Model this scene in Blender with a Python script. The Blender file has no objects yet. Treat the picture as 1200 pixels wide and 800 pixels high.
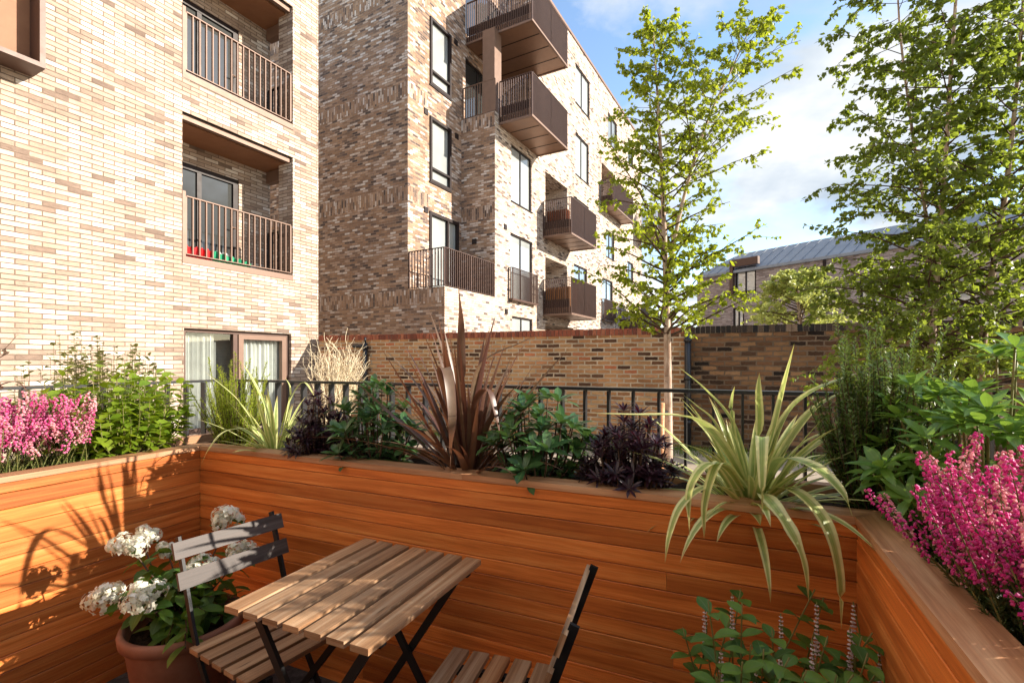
import bpy, math, random
from mathutils import Vector, Matrix
random.seed(7)
scn = bpy.context.scene
COL = scn.collection
V = Vector
F, CU, CV, EYE = 575.0, 600.0, 423.0, 1.40      # focal length, principal column, horizon row (photo pixels), eye height

# ------------------------------------------------------------------ helpers
def ray(u, v, Y):
    """point seen at photo pixel (u,v), Y metres in front of the viewer"""
    return V(((u-CU)/F*Y, Y, EYE-(v-CV)/F*Y))

class MB:
    """collects geometry, becomes ONE mesh object"""
    def __init__(s): s.v=[]; s.f=[]; s.uv=[]; s.t=[]; s.mi=[]
    def vert(s, p, uv=(0,0), t=0.5):
        s.v.append((p[0],p[1],p[2])); s.uv.append(uv); s.t.append(t); return len(s.v)-1
    def face(s, idx, m=0): s.f.append(tuple(idx)); s.mi.append(m)
    def quad(s, pts, uvs=None, t=0.5, m=0):
        uvs = uvs or [(0,0),(1,0),(1,1),(0,1)]
        s.face([s.vert(p,u,t) for p,u in zip(pts,uvs)], m)
    def box(s, o, ax, ay, az, t=0.5, m=0):
        """box from corner o along three edge vectors; uv in metres along the longest edges"""
        lx,ly,lz = ax.length, ay.length, az.length
        P = lambda i,j,k: o+ax*i+ay*j+az*k
        def q(a,b,c,d,w,h):
            if w>=h: s.quad([a,b,c,d],[(0,0),(w,0),(w,h),(0,h)],t,m)
            else: s.quad([a,b,c,d],[(0,0),(0,w),(h,w),(h,0)],t,m)
        q(P(0,0,0),P(1,0,0),P(1,0,1),P(0,0,1),lx,lz); q(P(1,1,0),P(0,1,0),P(0,1,1),P(1,1,1),lx,lz)
        q(P(0,1,0),P(0,0,0),P(0,0,1),P(0,1,1),ly,lz); q(P(1,0,0),P(1,1,0),P(1,1,1),P(1,0,1),ly,lz)
        q(P(0,0,1),P(1,0,1),P(1,1,1),P(0,1,1),lx,ly); q(P(0,1,0),P(1,1,0),P(1,0,0),P(0,0,0),lx,ly)
    def bar(s, p, q, w, h, up=V((0,0,1)), t=0.5, m=0):
        """rectangular bar from p to q, w across, h along 'up'"""
        d=(q-p); x=d.normalized(); y=up.cross(x)
        if y.length<1e-4: y=V((1,0,0)).cross(x)
        y.normalize(); z=x.cross(y)
        s.box(p-y*w/2-z*h/2, d, y*w, z*h, t, m)
    def tube(s, pts, rad, n=6, t=0.5, cap=True, m=0):
        rings=[]; L=0
        prev=None
        for i,p in enumerate(pts):
            a=pts[max(0,i-1)]; b=pts[min(len(pts)-1,i+1)]
            d=(b-a).normalized()
            ref = V((0,0,1)) if abs(d.z)<.9 else V((1,0,0))
            if prev is not None:
                x=(prev-d*prev.dot(d))
                x = x.normalized() if x.length>1e-5 else d.cross(ref).normalized()
            else: x=d.cross(ref).normalized()
            prev=x; y=d.cross(x)
            r = rad[i] if isinstance(rad,(list,tuple)) else rad
            if i: L+=(p-pts[i-1]).length
            rings.append([s.vert(p+(x*math.cos(2*math.pi*k/n)+y*math.sin(2*math.pi*k/n))*r,(k/n,L),t) for k in range(n)])
        for a,b in zip(rings,rings[1:]):
            for k in range(n): s.face((a[k],a[(k+1)%n],b[(k+1)%n],b[k]),m)
        if cap: s.face(rings[0][::-1],m); s.face(rings[-1],m)
    def build(s, name, mats, parent=None, smooth=False, bevel=0):
        me=bpy.data.meshes.new(name)
        me.from_pydata(s.v,[],s.f)
        ul=me.uv_layers.new(name='UVMap')
        li=[0]*len(me.loops); me.loops.foreach_get('vertex_index',li)
        buf=[0.0]*(2*len(li))
        for i,vi in enumerate(li): buf[2*i],buf[2*i+1]=s.uv[vi]
        ul.data.foreach_set('uv',buf)
        at=me.attributes.new('tint','FLOAT','POINT'); at.data.foreach_set('value',s.t)
        if not isinstance(mats,(list,tuple)): mats=[mats]
        for m in mats: me.materials.append(m)
        if len(mats)>1: me.polygons.foreach_set('material_index',s.mi)
        if smooth: me.polygons.foreach_set('use_smooth',[True]*len(me.polygons))
        me.update()
        o=bpy.data.objects.new(name,me); COL.objects.link(o)
        if parent: 
            o.parent=parent
            o.matrix_parent_inverse=parent_matrix(parent).inverted()
        if bevel:
            b=o.modifiers.new('bevel','BEVEL'); b.width=bevel; b.segments=2; b.limit_method='ANGLE'
        return o
def parent_matrix(o):
    m=o.matrix_basis.copy()
    if o.parent: m=parent_matrix(o.parent) @ o.matrix_parent_inverse @ m
    return m
def tag(o, label=None, cat=None, group=None, kind=None):
    if label: o['label']=label
    if cat: o['category']=cat
    if group: o['group']=group
    if kind: o['kind']=kind
    return o
def thing(name, label, cat, loc=(0,0,0), group=None):
    o=bpy.data.objects.new(name,None); o.empty_display_size=.1; COL.objects.link(o); o.location=loc
    return tag(o,label,cat,group)

# ------------------------------------------------------------------ materials
def new_mat(name):
    m=bpy.data.materials.new(name); m.use_nodes=True; nt=m.node_tree
    b=nt.nodes['Principled BSDF']; return m,nt,b
def N(nt,typ,**kw):
    n=nt.nodes.new(typ)
    for k,v in kw.items():
        if hasattr(n,k) and not k[0].isupper(): setattr(n,k,v)
    return n
def ramp(nt, fac, stops, interp='LINEAR'):
    r=nt.nodes.new('ShaderNodeValToRGB'); r.color_ramp.interpolation=interp
    e=r.color_ramp.elements
    while len(e)<len(stops): e.new(.5)
    for el,(p,c) in zip(e,stops): el.position=p; el.color=(*c,1)
    nt.links.new(fac,r.inputs['Fac']); return r.outputs['Color']
def mixc(nt, fac, a, b, mode='MIX'):
    m=nt.nodes.new('ShaderNodeMix'); m.data_type='RGBA'; m.blend_type=mode
    for sock,val in ((m.inputs[0],fac),(m.inputs[6],a),(m.inputs[7],b)):
        if isinstance(val,(int,float)): sock.default_value=val
        elif isinstance(val,tuple): sock.default_value=(*val,1)
        else: nt.links.new(val,sock)
    return m.outputs[2]
def math_n(nt, op, a, b=0.0):
    m=nt.nodes.new('ShaderNodeMath'); m.operation=op
    for i,val in enumerate((a,b)):
        if isinstance(val,(int,float)): m.inputs[i].default_value=val
        else: nt.links.new(val,m.inputs[i])
    return m.outputs[0]
def noise(nt, vec, scale, detail=3, rough=.55, dist=0):
    n=nt.nodes.new('ShaderNodeTexNoise'); n.inputs['Scale'].default_value=scale
    n.inputs['Detail'].default_value=detail; n.inputs['Roughness'].default_value=rough; n.inputs['Distortion'].default_value=dist
    if vec is not None: nt.links.new(vec,n.inputs['Vector'])
    return n.outputs['Fac']
def mapping(nt, vec, scale=(1,1,1), loc=(0,0,0)):
    m=nt.nodes.new('ShaderNodeMapping'); m.inputs['Scale'].default_value=scale; m.inputs['Location'].default_value=loc
    nt.links.new(vec,m.inputs['Vector']); return m.outputs[0]
def attr(nt,name='tint'):
    a=nt.nodes.new('ShaderNodeAttribute'); a.attribute_name=name; return a.outputs['Fac']
def uvn(nt): return nt.nodes.new('ShaderNodeTexCoord').outputs['UV']
def objc(nt): return nt.nodes.new('ShaderNodeTexCoord').outputs['Object']
def bump(nt,b,h,strength=.3,dist=.01):
    n=nt.nodes.new('ShaderNodeBump'); n.inputs['Strength'].default_value=strength; n.inputs['Distance'].default_value=dist
    nt.links.new(h,n.inputs['Height']); nt.links.new(n.outputs[0],b.inputs['Normal'])

def brick_mat(name, stops, mortar, bw=.225, rh=.075, ms=.009, stain=None, stain_amt=.5, bumpd=.012, wobble=.006):
    m,nt,b=new_mat(name); uv=uvn(nt)
    # slight hand-laid irregularity of the courses
    nz=nt.nodes.new('ShaderNodeTexNoise'); nz.inputs['Scale'].default_value=3.5; nt.links.new(uv,nz.inputs['Vector'])
    vm=nt.nodes.new('ShaderNodeVectorMath'); vm.operation='MULTIPLY_ADD'
    vm.inputs[1].default_value=(wobble,wobble*.8,0); nt.links.new(nz.outputs['Color'],vm.inputs[0])
    nz2=nt.nodes.new('ShaderNodeTexNoise'); nz2.inputs['Scale'].default_value=26; nt.links.new(uv,nz2.inputs['Vector'])
    vm2=nt.nodes.new('ShaderNodeVectorMath'); vm2.operation='MULTIPLY_ADD'
    vm2.inputs[1].default_value=(wobble*.9,wobble*.9,0); nt.links.new(nz2.outputs['Color'],vm2.inputs[0]); nt.links.new(uv,vm2.inputs[2])
    nt.links.new(vm2.outputs[0],vm.inputs[2])
    bt=nt.nodes.new('ShaderNodeTexBrick'); bt.inputs['Scale'].default_value=1
    bt.inputs['Color1'].default_value=(0,0,0,1); bt.inputs['Color2'].default_value=(1,1,1,1); bt.inputs['Mortar'].default_value=(.5,.5,.5,1)
    bt.inputs['Mortar Size'].default_value=ms; bt.inputs['Mortar Smooth'].default_value=.25; bt.inputs['Bias'].default_value=0
    bt.inputs['Brick Width'].default_value=bw; bt.inputs['Row Height'].default_value=rh
    nt.links.new(vm.outputs[0],bt.inputs['Vector'])
    col=ramp(nt,bt.outputs['Color'],stops)
    n2=noise(nt,mapping(nt,uv,(9,30,1)),1.0,4,.65)
    col=mixc(nt,.55,col,ramp(nt,n2,[(.25,(.45,.42,.40)),(.5,(.95,.95,.95)),(.75,(1.25,1.2,1.15))]),'MULTIPLY')
    if stain:
        n3=noise(nt,uv,.55,4,.6)
        f=math_n(nt,'MULTIPLY',ramp(nt,n3,[(.42,(0,0,0)),(.62,(1,1,1))]),stain_amt)
        col=mixc(nt,f,col,mixc(nt,1.0,col,stain,'MULTIPLY'))
    st_=noise(nt,mapping(nt,uv,(1.6,.16,1)),1.0,5,.6)
    col=mixc(nt,.6,col,ramp(nt,st_,[(.33,(.70,.68,.67)),(.52,(1,1,1)),(.75,(1.08,1.07,1.05))]),'MULTIPLY')
    mn=noise(nt,uv,1.7,5,.65)
    mcol=mixc(nt,ramp(nt,mn,[(.35,(0,0,0)),(.65,(1,1,1))]),tuple(x*.55 for x in mortar),mortar)
    col=mixc(nt,bt.outputs['Fac'],col,mcol)
    nt.links.new(col,b.inputs['Base Color']); b.inputs['Roughness'].default_value=.9
    b.inputs['Specular IOR Level'].default_value=.2
    h=math_n(nt,'ADD',math_n(nt,'SUBTRACT',1.0,bt.outputs['Fac']),math_n(nt,'MULTIPLY',noise(nt,uv,60,3),.35))
    bump(nt,b,h,.8,bumpd)
    return m
def metal_mat(name,c,rough=.45,metal=.0,spec=.5):
    m,nt,b=new_mat(name)
    n=noise(nt,objc(nt),6,4)
    nt.links.new(mixc(nt,n,tuple(x*.8 for x in c),tuple(min(1,x*1.2) for x in c)),b.inputs['Base Color'])
    nt.links.new(math_n(nt,'MULTIPLY_ADD',n,.2) if False else math_n(nt,'ADD',math_n(nt,'MULTIPLY',n,.2),rough-.1),b.inputs['Roughness'])
    b.inputs['Metallic'].default_value=metal; b.inputs['Specular IOR Level'].default_value=spec
    return m
def wood_mat(name, dark, mid, light, rough=.5, grain=40, contrast=1.0, knots=False, along=1.6, spread=1.0, tones=None):
    m,nt,b=new_mat(name); uv=uvn(nt); t=attr(nt)
    cmb=nt.nodes.new('ShaderNodeCombineXYZ')
    sp=nt.nodes.new('ShaderNodeSeparateXYZ'); nt.links.new(uv,sp.inputs[0])
    nt.links.new(math_n(nt,'ADD',math_n(nt,'MULTIPLY',sp.outputs[0],along),math_n(nt,'MULTIPLY',t,91.7)),cmb.inputs[0])
    nt.links.new(math_n(nt,'MULTIPLY',sp.outputs[1],grain),cmb.inputs[1])
    nt.links.new(math_n(nt,'MULTIPLY',t,53.1),cmb.inputs[2])
    g=noise(nt,cmb.outputs[0],1.0,6,.62,.6)
    col=ramp(nt,g,[(.28,dark),(.5,mid),(.74,light)])
    fine=noise(nt,mapping(nt,cmb.outputs[0],(6,7,1)),1.0,2,.5)
    col=mixc(nt,.35*contrast,col,ramp(nt,fine,[(.3,(.55,.5,.48)),(.6,(1,1,1))]),'MULTIPLY')
    # every board its own tone
    tones=tones or [(0,tuple(1-(1-x)*spread for x in (.66,.62,.60))),(.5,(.97,.97,.97)),(1,tuple(1+(x-1)*spread for x in (1.28,1.2,1.12)))]
    tn=nt.nodes.new('ShaderNodeTexWhiteNoise'); tn.noise_dimensions='1D'; nt.links.new(t,tn.inputs['W'])
    col=mixc(nt,1.0,col,ramp(nt,tn.outputs['Value'],tones),'MULTIPLY')
    if knots:
        vo=nt.nodes.new('ShaderNodeTexVoronoi'); vo.inputs['Scale'].default_value=1.0
        nt.links.new(mapping(nt,cmb.outputs[0],(1.7,.45,1)),vo.inputs['Vector'])
        col=mixc(nt,ramp(nt,vo.outputs['Distance'],[(.03,(.85,.85,.85)),(.09,(0,0,0))]),col,tuple(x*.45 for x in dark))
    nt.links.new(col,b.inputs['Base Color'])
    nt.links.new(math_n(nt,'ADD',math_n(nt,'MULTIPLY',g,.25),rough-.12),b.inputs['Roughness'])
    b.inputs['Specular IOR Level'].default_value=.35
    bump(nt,b,g,.15,.004)
    return m
def leaf_mat(name, ca, cb, trans=.35, tcol=None, rough=.42, spec=.4, stripe=None, stripe_pos=(.0,.2), mid=None, tip=None):
    """ca..cb over the leaf's own tint; optional margin stripe colour (variegation) and pale midrib"""
    m,nt,b=new_mat(name)
    t=attr(nt); col=mixc(nt,t,ca,cb)
    sp=nt.nodes.new('ShaderNodeSeparateXYZ'); nt.links.new(uvn(nt),sp.inputs[0])
    across=math_n(nt,'ABSOLUTE',math_n(nt,'SUBTRACT',sp.outputs[0],.5))      # 0 at midrib, .5 at margin
    if stripe:
        f=ramp(nt,across,[(stripe_pos[0],(0,0,0)),(stripe_pos[1],(1,1,1))])
        fine=noise(nt,mapping(nt,uvn(nt),(22,.6,1)),1.0,2)
        f=mixc(nt,.35,f,ramp(nt,fine,[(.35,(0,0,0)),(.65,(1,1,1))]))
        col=mixc(nt,f,col,stripe)
    if mid: col=mixc(nt,ramp(nt,across,[(.02,(.7,.7,.7)),(.06,(0,0,0))]),col,mid)
    if tip: col=mixc(nt,ramp(nt,sp.outputs[1],[(.85,(0,0,0)),(1,(.9,.9,.9))]),col,tip)
    n=noise(nt,objc(nt),45,2)
    col=mixc(nt,.4,col,ramp(nt,n,[(.3,(.7,.7,.7)),(.7,(1.2,1.2,1.2))]),'MULTIPLY')
    nt.links.new(col,b.inputs['Base Color']); b.inputs['Roughness'].default_value=rough; b.inputs['Specular IOR Level'].default_value=spec
    tr=nt.nodes.new('ShaderNodeBsdfTranslucent')
    if tcol: nt.links.new(mixc(nt,.65,col,tcol),tr.inputs['Color'])
    else: nt.links.new(col,tr.inputs['Color'])
    mx=nt.nodes.new('ShaderNodeMixShader'); mx.inputs[0].default_value=trans
    nt.links.new(b.outputs[0],mx.inputs[1]); nt.links.new(tr.outputs[0],mx.inputs[2])
    nt.links.new(mx.outputs[0],nt.nodes['Material Output'].inputs['Surface'])
    return m
def simple_mat(name,ca,cb,scale=20,rough=.8,spec=.3,bmp=0,vec='obj'):
    m,nt,b=new_mat(name); c=objc(nt) if vec=='obj' else uvn(nt)
    n=noise(nt,c,scale,5,.6)
    nt.links.new(mixc(nt,ramp(nt,n,[(.3,(0,0,0)),(.7,(1,1,1))]),ca,cb),b.inputs['Base Color'])
    b.inputs['Roughness'].default_value=rough; b.inputs['Specular IOR Level'].default_value=spec
    if bmp: bump(nt,b,n,.6,bmp)
    return m
def pane_mat(name,c,rough=.03,gloss=.25):
    """glazing with a room or blind right behind it: dim body colour under a mirror-like sheet"""
    m,nt,b=new_mat(name)
    n=noise(nt,objc(nt),.8,2)
    nt.links.new(mixc(nt,n,tuple(x*.5 for x in c),tuple(min(1,x*1.3) for x in c)),b.inputs['Base Color'])
    b.inputs['Roughness'].default_value=.5; b.inputs['Specular IOR Level'].default_value=.1
    gl=nt.nodes.new('ShaderNodeBsdfGlossy'); gl.inputs['Roughness'].default_value=rough; gl.inputs['Color'].default_value=(.9,.95,1,1)
    lw=nt.nodes.new('ShaderNodeFresnel'); lw.inputs['IOR'].default_value=1.5
    f=math_n(nt,'ADD',math_n(nt,'MULTIPLY',lw.outputs[0],1.3),gloss*.5)
    mx=nt.nodes.new('ShaderNodeMixShader'); nt.links.new(f,mx.inputs[0])
    nt.links.new(b.outputs[0],mx.inputs[1]); nt.links.new(gl.outputs[0],mx.inputs[2])
    nt.links.new(mx.outputs[0],nt.nodes['Material Output'].inputs['Surface']); return m
def glass_mat(name):
    m,nt,b=new_mat(name)
    tr=nt.nodes.new('ShaderNodeBsdfTransparent'); tr.inputs['Color'].default_value=(.86,.9,.88,1)
    gl=nt.nodes.new('ShaderNodeBsdfGlossy'); gl.inputs['Roughness'].default_value=.01
    lw=nt.nodes.new('ShaderNodeLayerWeight')
    f=math_n(nt,'ADD',math_n(nt,'MULTIPLY',math_n(nt,'POWER',lw.outputs['Facing'],4.0),.8),.07)
    mx=nt.nodes.new('ShaderNodeMixShader'); nt.links.new(f,mx.inputs[0])
    nt.links.new(tr.outputs[0],mx.inputs[1]); nt.links.new(gl.outputs[0],mx.inputs[2])
    nt.links.new(mx.outputs[0],nt.nodes['Material Output'].inputs['Surface']); return m

M={}
M['brick_cream']=brick_mat('cream_brick',[(0,(.20,.145,.115)),(.07,(.33,.245,.19)),(.2,(.42,.325,.25)),(.5,(.49,.385,.30)),(.8,(.57,.475,.39)),(.93,(.70,.63,.55)),(1,(.76,.70,.63))],(.25,.18,.135),bw=.28,rh=.071,ms=.0075,stain=(.78,.74,.72),stain_amt=.45,bumpd=.018)
M['brick_mixed']=brick_mat('mixed_brick',[(0,(.11,.085,.075)),(.10,(.21,.15,.12)),(.24,(.32,.20,.13)),(.5,(.44,.28,.175)),(.74,(.53,.38,.28)),(.9,(.68,.58,.50)),(1,(.78,.71,.64))],(.40,.30,.23),bw=.235,stain=(.74,.76,.84),stain_amt=.6)
M['brick_mixed_lit']=brick_mat('sunlit_mixed_brick',[(0,(.10,.08,.075)),(.10,(.24,.18,.15)),(.22,(.50,.39,.31)),(.5,(.64,.51,.40)),(.8,(.72,.61,.50)),(1,(.82,.75,.67))],(.42,.34,.28),bw=.235,stain=(.74,.70,.70),stain_amt=.5)  # mixed brick again, sunlight on the long side put into its colour
M['brick_old']=brick_mat('stock_brick',[(0,(.06,.035,.025)),(.10,(.16,.085,.05)),(.3,(.42,.21,.095)),(.6,(.54,.29,.135)),(.85,(.58,.37,.19)),(1,(.52,.17,.08))],(.62,.50,.36),bw=.225,ms=.013,stain=(.50,.45,.42),stain_amt=.7,wobble=.02,bumpd=.02)
M['brick_sooty']=brick_mat('sooty_brick',[(0,(.02,.015,.012)),(.2,(.08,.045,.027)),(.5,(.20,.10,.05)),(.8,(.30,.165,.08)),(1,(.36,.21,.11))],(.19,.135,.09),bw=.225,ms=.012,stain=(.40,.38,.34),stain_amt=.85,wobble=.03,bumpd=.025)
M['brick_red']=brick_mat('red_coping_brick',[(0,(.16,.05,.03)),(.5,(.30,.09,.05)),(1,(.38,.14,.08))],(.42,.35,.28),bw=.075,rh=.4,ms=.012,wobble=.008)
M['brick_dark_cope']=brick_mat('dark_coping_brick',[(0,(.015,.013,.012)),(.5,(.05,.035,.027)),(1,(.13,.085,.055))],(.17,.13,.10),bw=.078,rh=.4,ms=.014,wobble=.02)
M['brick_grey']=brick_mat('grey_brick',[(0,(.24,.19,.18)),(.5,(.38,.31,.29)),(1,(.50,.43,.40))],(.40,.35,.33))
M['bronze']=metal_mat('bronze_coated_metal',(.095,.055,.042),.45,.15,.3)
M['bronze_pale']=metal_mat('pale_bronze_metal',(.19,.118,.085),.5,.15,.3)
M['frame_dark']=metal_mat('dark_frame',(.022,.014,.013),.45,.0,.2)
M['soffit_metal']=metal_mat('brown_soffit_metal',(.24,.135,.085),.4,.25)
M['soffit']=simple_mat('brown_soffit',(.24,.11,.055),(.30,.145,.075),3,.6)
M['pane']=pane_mat('window_glass',(.16,.18,.19),gloss=.35)
M['pane_blind']=pane_mat('blind_behind_glass',(.42,.45,.44),gloss=.25)
M['pane_dark']=pane_mat('dark_glass',(.02,.022,.02),gloss=.0)
M['glass']=glass_mat('clear_glass')
M['curtain']=simple_mat('white_curtain',(.62,.62,.60),(.75,.75,.72),4,.9)
M['blind']=simple_mat('grey_blind',(.16,.165,.16),(.26,.26,.25),2,.9)
M['room']=simple_mat('dim_room',(.10,.085,.07),(.16,.14,.11),2,.9)
M['black_steel']=metal_mat('black_painted_steel',(.018,.018,.02),.35,.0,.5)
M['chair_steel']=metal_mat('black_chair_steel',(.010,.010,.011),.5,.0,.25)
M['cedar']=wood_mat('oiled_hardwood',(.37,.092,.019),(.61,.185,.040),(.75,.305,.085),.46,38,spread=1.1)
M['cedar_cap']=wood_mat('weathered_hardwood_cap',(.30,.13,.06),(.48,.25,.13),(.62,.39,.23),.55,34)
M['acacia']=wood_mat('acacia_slats',(.17,.085,.04),(.31,.185,.10),(.46,.335,.22),.5,46,knots=True,tones=[(0,(.62,.58,.58)),(.25,(.9,.9,.92)),(.5,(1.25,1.27,1.30)),(.72,(1.1,.82,.58)),(.86,(.85,.8,.76)),(1,(1.45,1.42,1.38))])
M['acacia_grey']=wood_mat('weathered_grey_slats',(.035,.026,.022),(.07,.054,.047),(.125,.104,.094),.55,46)
M['soil']=simple_mat('dark_soil',(.012,.008,.006),(.05,.033,.022),60,.95,.1,.03)
M['terracotta']=simple_mat('terracotta',(.15,.055,.032),(.30,.135,.085),5,.75,.25,.003)
M['paving']=simple_mat('dark_stone_paving',(.035,.03,.027),(.10,.088,.078),40,.85,.2,.008)
M['gravel']=simple_mat('beige_paving',(.30,.24,.18),(.44,.37,.29),9,.9,.2,.01)
M['turf']=simple_mat('turf',(.05,.09,.015),(.12,.2,.03),25,.9,.2,.02)
M['bounce_white']=simple_mat('bounce_white_render',(.74,.70,.64),(.82,.78,.72),3,.9)  # white chosen so the added wall reflects more sun
M['zinc']=simple_mat('zinc_roof',(.20,.225,.265),(.27,.30,.34),1.5,.5,.4)
M['birch_bark']=None

m,nt,b=new_mat('birch_bark')
uv=uvn(nt)
n1=noise(nt,mapping(nt,uv,(2.2,26,1)),1.0,4,.6); n2=noise(nt,mapping(nt,uv,(3,5,1)),1.0,3,.6)
col=mixc(nt,ramp(nt,n2,[(.35,(0,0,0)),(.6,(1,1,1))]),(.30,.19,.13),(.55,.44,.36))
col=mixc(nt,ramp(nt,n1,[(.60,(0,0,0)),(.68,(1,1,1))]),col,(.07,.045,.035))
nt.links.new(col,b.inputs['Base Color']); b.inputs['Roughness'].default_value=.8; bump(nt,b,n1,.3,.01)
M['birch_bark']=m
M['twig']=simple_mat('brown_twig',(.05,.03,.02),(.11,.065,.04),30,.8)
M['straw']=simple_mat('straw_twigs',(.52,.43,.28),(.75,.65,.47),30,.8)
M['stem_green']=simple_mat('green_stems',(.10,.13,.03),(.20,.16,.06),30,.6)

M['leaf_birch']=leaf_mat('birch_leaf',(.10,.16,.012),(.27,.33,.028),.5,(.55,.62,.03))
M['leaf_birch_dark']=leaf_mat('dark_birch_leaf',(.055,.095,.018),(.15,.195,.03),.5,(.42,.52,.045))
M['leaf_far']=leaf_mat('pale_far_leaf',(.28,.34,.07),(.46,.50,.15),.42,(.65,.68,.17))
M['leaf_bright']=leaf_mat('bright_shrub_leaf',(.09,.18,.012),(.26,.35,.03),.40,(.5,.62,.03))
M['leaf_vari']=leaf_mat('cream_edged_leaf',(.09,.12,.02),(.2,.22,.05),.3,(.4,.42,.1),stripe=(.55,.50,.22),stripe_pos=(.15,.3))
M['leaf_rosemary']=leaf_mat('rosemary_needle',(.05,.105,.024),(.14,.21,.05),.25,(.3,.4,.06))
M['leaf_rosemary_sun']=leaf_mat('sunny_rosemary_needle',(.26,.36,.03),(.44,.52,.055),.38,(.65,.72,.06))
M['leaf_purple']=leaf_mat('dark_purple_leaf',(.014,.007,.012),(.045,.014,.024),.12,(.16,.02,.04),.35,.5)
M['leaf_rhodo']=leaf_mat('leathery_leaf',(.025,.085,.032),(.075,.16,.05),.2,(.16,.28,.05),.3,.55,mid=(.12,.2,.07))
M['leaf_pieris']=leaf_mat('pieris_leaf',(.055,.15,.028),(.17,.31,.055),.34,(.38,.58,.06),.33,.5,mid=(.16,.26,.08))
M['leaf_hyd']=leaf_mat('hydrangea_leaf',(.03,.085,.014),(.10,.19,.028),.32,(.28,.42,.03),.45,.35,mid=(.12,.2,.05))
M['leaf_salvia']=leaf_mat('mint_like_leaf',(.03,.09,.016),(.13,.24,.04),.25,(.2,.3,.05),.5,.3,mid=(.12,.18,.07))
M['leaf_heather']=leaf_mat('heather_green',(.03,.06,.014),(.12,.16,.03),.2)
M['phormium_bronze']=leaf_mat('bronze_strap_leaf',(.075,.03,.022),(.14,.10,.055),.22,(.30,.10,.04),.38,.45,stripe=(.12,.05,.045),stripe_pos=(.38,.5))
M['phormium_vari']=leaf_mat('striped_strap_leaf',(.13,.25,.04),(.22,.33,.07),.32,(.55,.62,.14),.36,.45,stripe=(.84,.80,.40),stripe_pos=(.16,.30),tip=(.40,.20,.06))
M['petal_white']=leaf_mat('white_petal',(.66,.66,.50),(.88,.87,.80),.35,(.9,.9,.75),.6,.2)
M['petal_pink']=leaf_mat('pink_bell',(.60,.05,.24),(.84,.28,.48),.4,(.95,.2,.5),.5,.25)
M['petal_magenta']=leaf_mat('magenta_bell',(.52,.018,.22),(.80,.14,.44),.4,(.95,.12,.5),.5,.25)
M['petal_blush']=leaf_mat('blush_bell',(.70,.24,.32),(.88,.55,.56),.4,(.95,.5,.55),.5,.25)
M['petal_lilac']=leaf_mat('lilac_bell',(.45,.34,.38),(.78,.70,.68),.25,None,.6,.2)
M['cloth_red']=simple_mat('red_cloth',(.5,.01,.015),(.65,.03,.03),14,.8)
M['cloth_green']=simple_mat('green_cloth',(.01,.20,.09),(.03,.32,.16),14,.8)
M['cloth_white']=simple_mat('white_cloth',(.7,.7,.7),(.8,.8,.8),14,.8)
M['box_wood']=wood_mat('orange_slat_box',(.30,.12,.04),(.42,.2,.08),(.52,.28,.12),.6,30)
M['box_red']=brick_mat('woven_red_box',[(0,(.20,.05,.025)),(1,(.38,.13,.06))],(.09,.03,.02),bw=.08,rh=.04,ms=.006)

# ------------------------------------------------------------------ frames on the ground
class Frame:
    """vertical plane: s along d, o out along n, z up"""
    def __init__(s,p0,d):
        s.p=V((p0[0],p0[1],0)); s.d=V((d[0],d[1],0)).normalized(); s.n=V((s.d.y,-s.d.x,0))
    def P(s,a,o,z): return s.p+s.d*a+s.n*o+V((0,0,z))
    def s_at(s,u,o=0.0):
        k=(u-CU)/F; q=s.p+s.n*o
        return (k*q.y-q.x)/(s.d.x-k*s.d.y)
    def z_at(s,u,v,o=0.0):
        y=s.P(s.s_at(u,o),o,0).y
        return EYE-(v-CV)/F*y
def sheet(mb, fr, s0,s1,z0,z1, holes=(), depth=.12, o=0.0, m=0, reveal=True):
    """wall skin with rectangular openings and their reveals; uv in metres"""
    ss=sorted({s0,s1,*[x for h in holes for x in h[:2] if s0<x<s1]})
    zs=sorted({z0,z1,*[x for h in holes for x in h[2:4] if z0<x<z1]})
    for a,b in zip(ss,ss[1:]):
        for c,d in zip(zs,zs[1:]):
            cs,cz=(a+b)/2,(c+d)/2
            if any(h[0]<cs<h[1] and h[2]<cz<h[3] for h in holes): continue
            mb.quad([fr.P(a,o,c),fr.P(b,o,c),fr.P(b,o,d),fr.P(a,o,d)],[(a,c),(b,c),(b,d),(a,d)],m=m)
    if reveal:
        for h in holes:
            a,b,c,d=h[:4]; k=o-(h[4] if len(h)>4 else depth)
            mb.quad([fr.P(a,o,c),fr.P(a,k,c),fr.P(a,k,d),fr.P(a,o,d)],[(a,c),(a+o-k,c),(a+o-k,d),(a,d)],m=m)
            mb.quad([fr.P(b,k,c),fr.P(b,o,c),fr.P(b,o,d),fr.P(b,k,d)],[(b-o+k,c),(b,c),(b,d),(b-o+k,d)],m=m)
            mb.quad([fr.P(a,o,d),fr.P(a,k,d),fr.P(b,k,d),fr.P(b,o,d)],[(a,d),(a,d+o-k),(b,d+o-k),(b,d)],m=m)
            mb.quad([fr.P(a,k,c),fr.P(a,o,c),fr.P(b,o,c),fr.P(b,k,c)],[(a,c-o+k),(a,c),(b,c),(b,c-o+k)],m=m)
def soldier(mb, fr, s0,s1,z0,z1,o=.003,m=0):
    """band of upright bricks standing 3 mm proud"""
    mb.quad([fr.P(s0,o,z0),fr.P(s1,o,z0),fr.P(s1,o,z1),fr.P(s0,o,z1)],[(z0,s0),(z0,s1),(z1,s1),(z1,s0)],m=m)
def fbox(mb, fr, s0,s1,o0,o1,z0,z1,t=.5,m=0):
    mb.box(fr.P(s0,o0,z0),fr.d*(s1-s0),fr.n*(o1-o0),V((0,0,z1-z0)),t,m)
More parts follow.
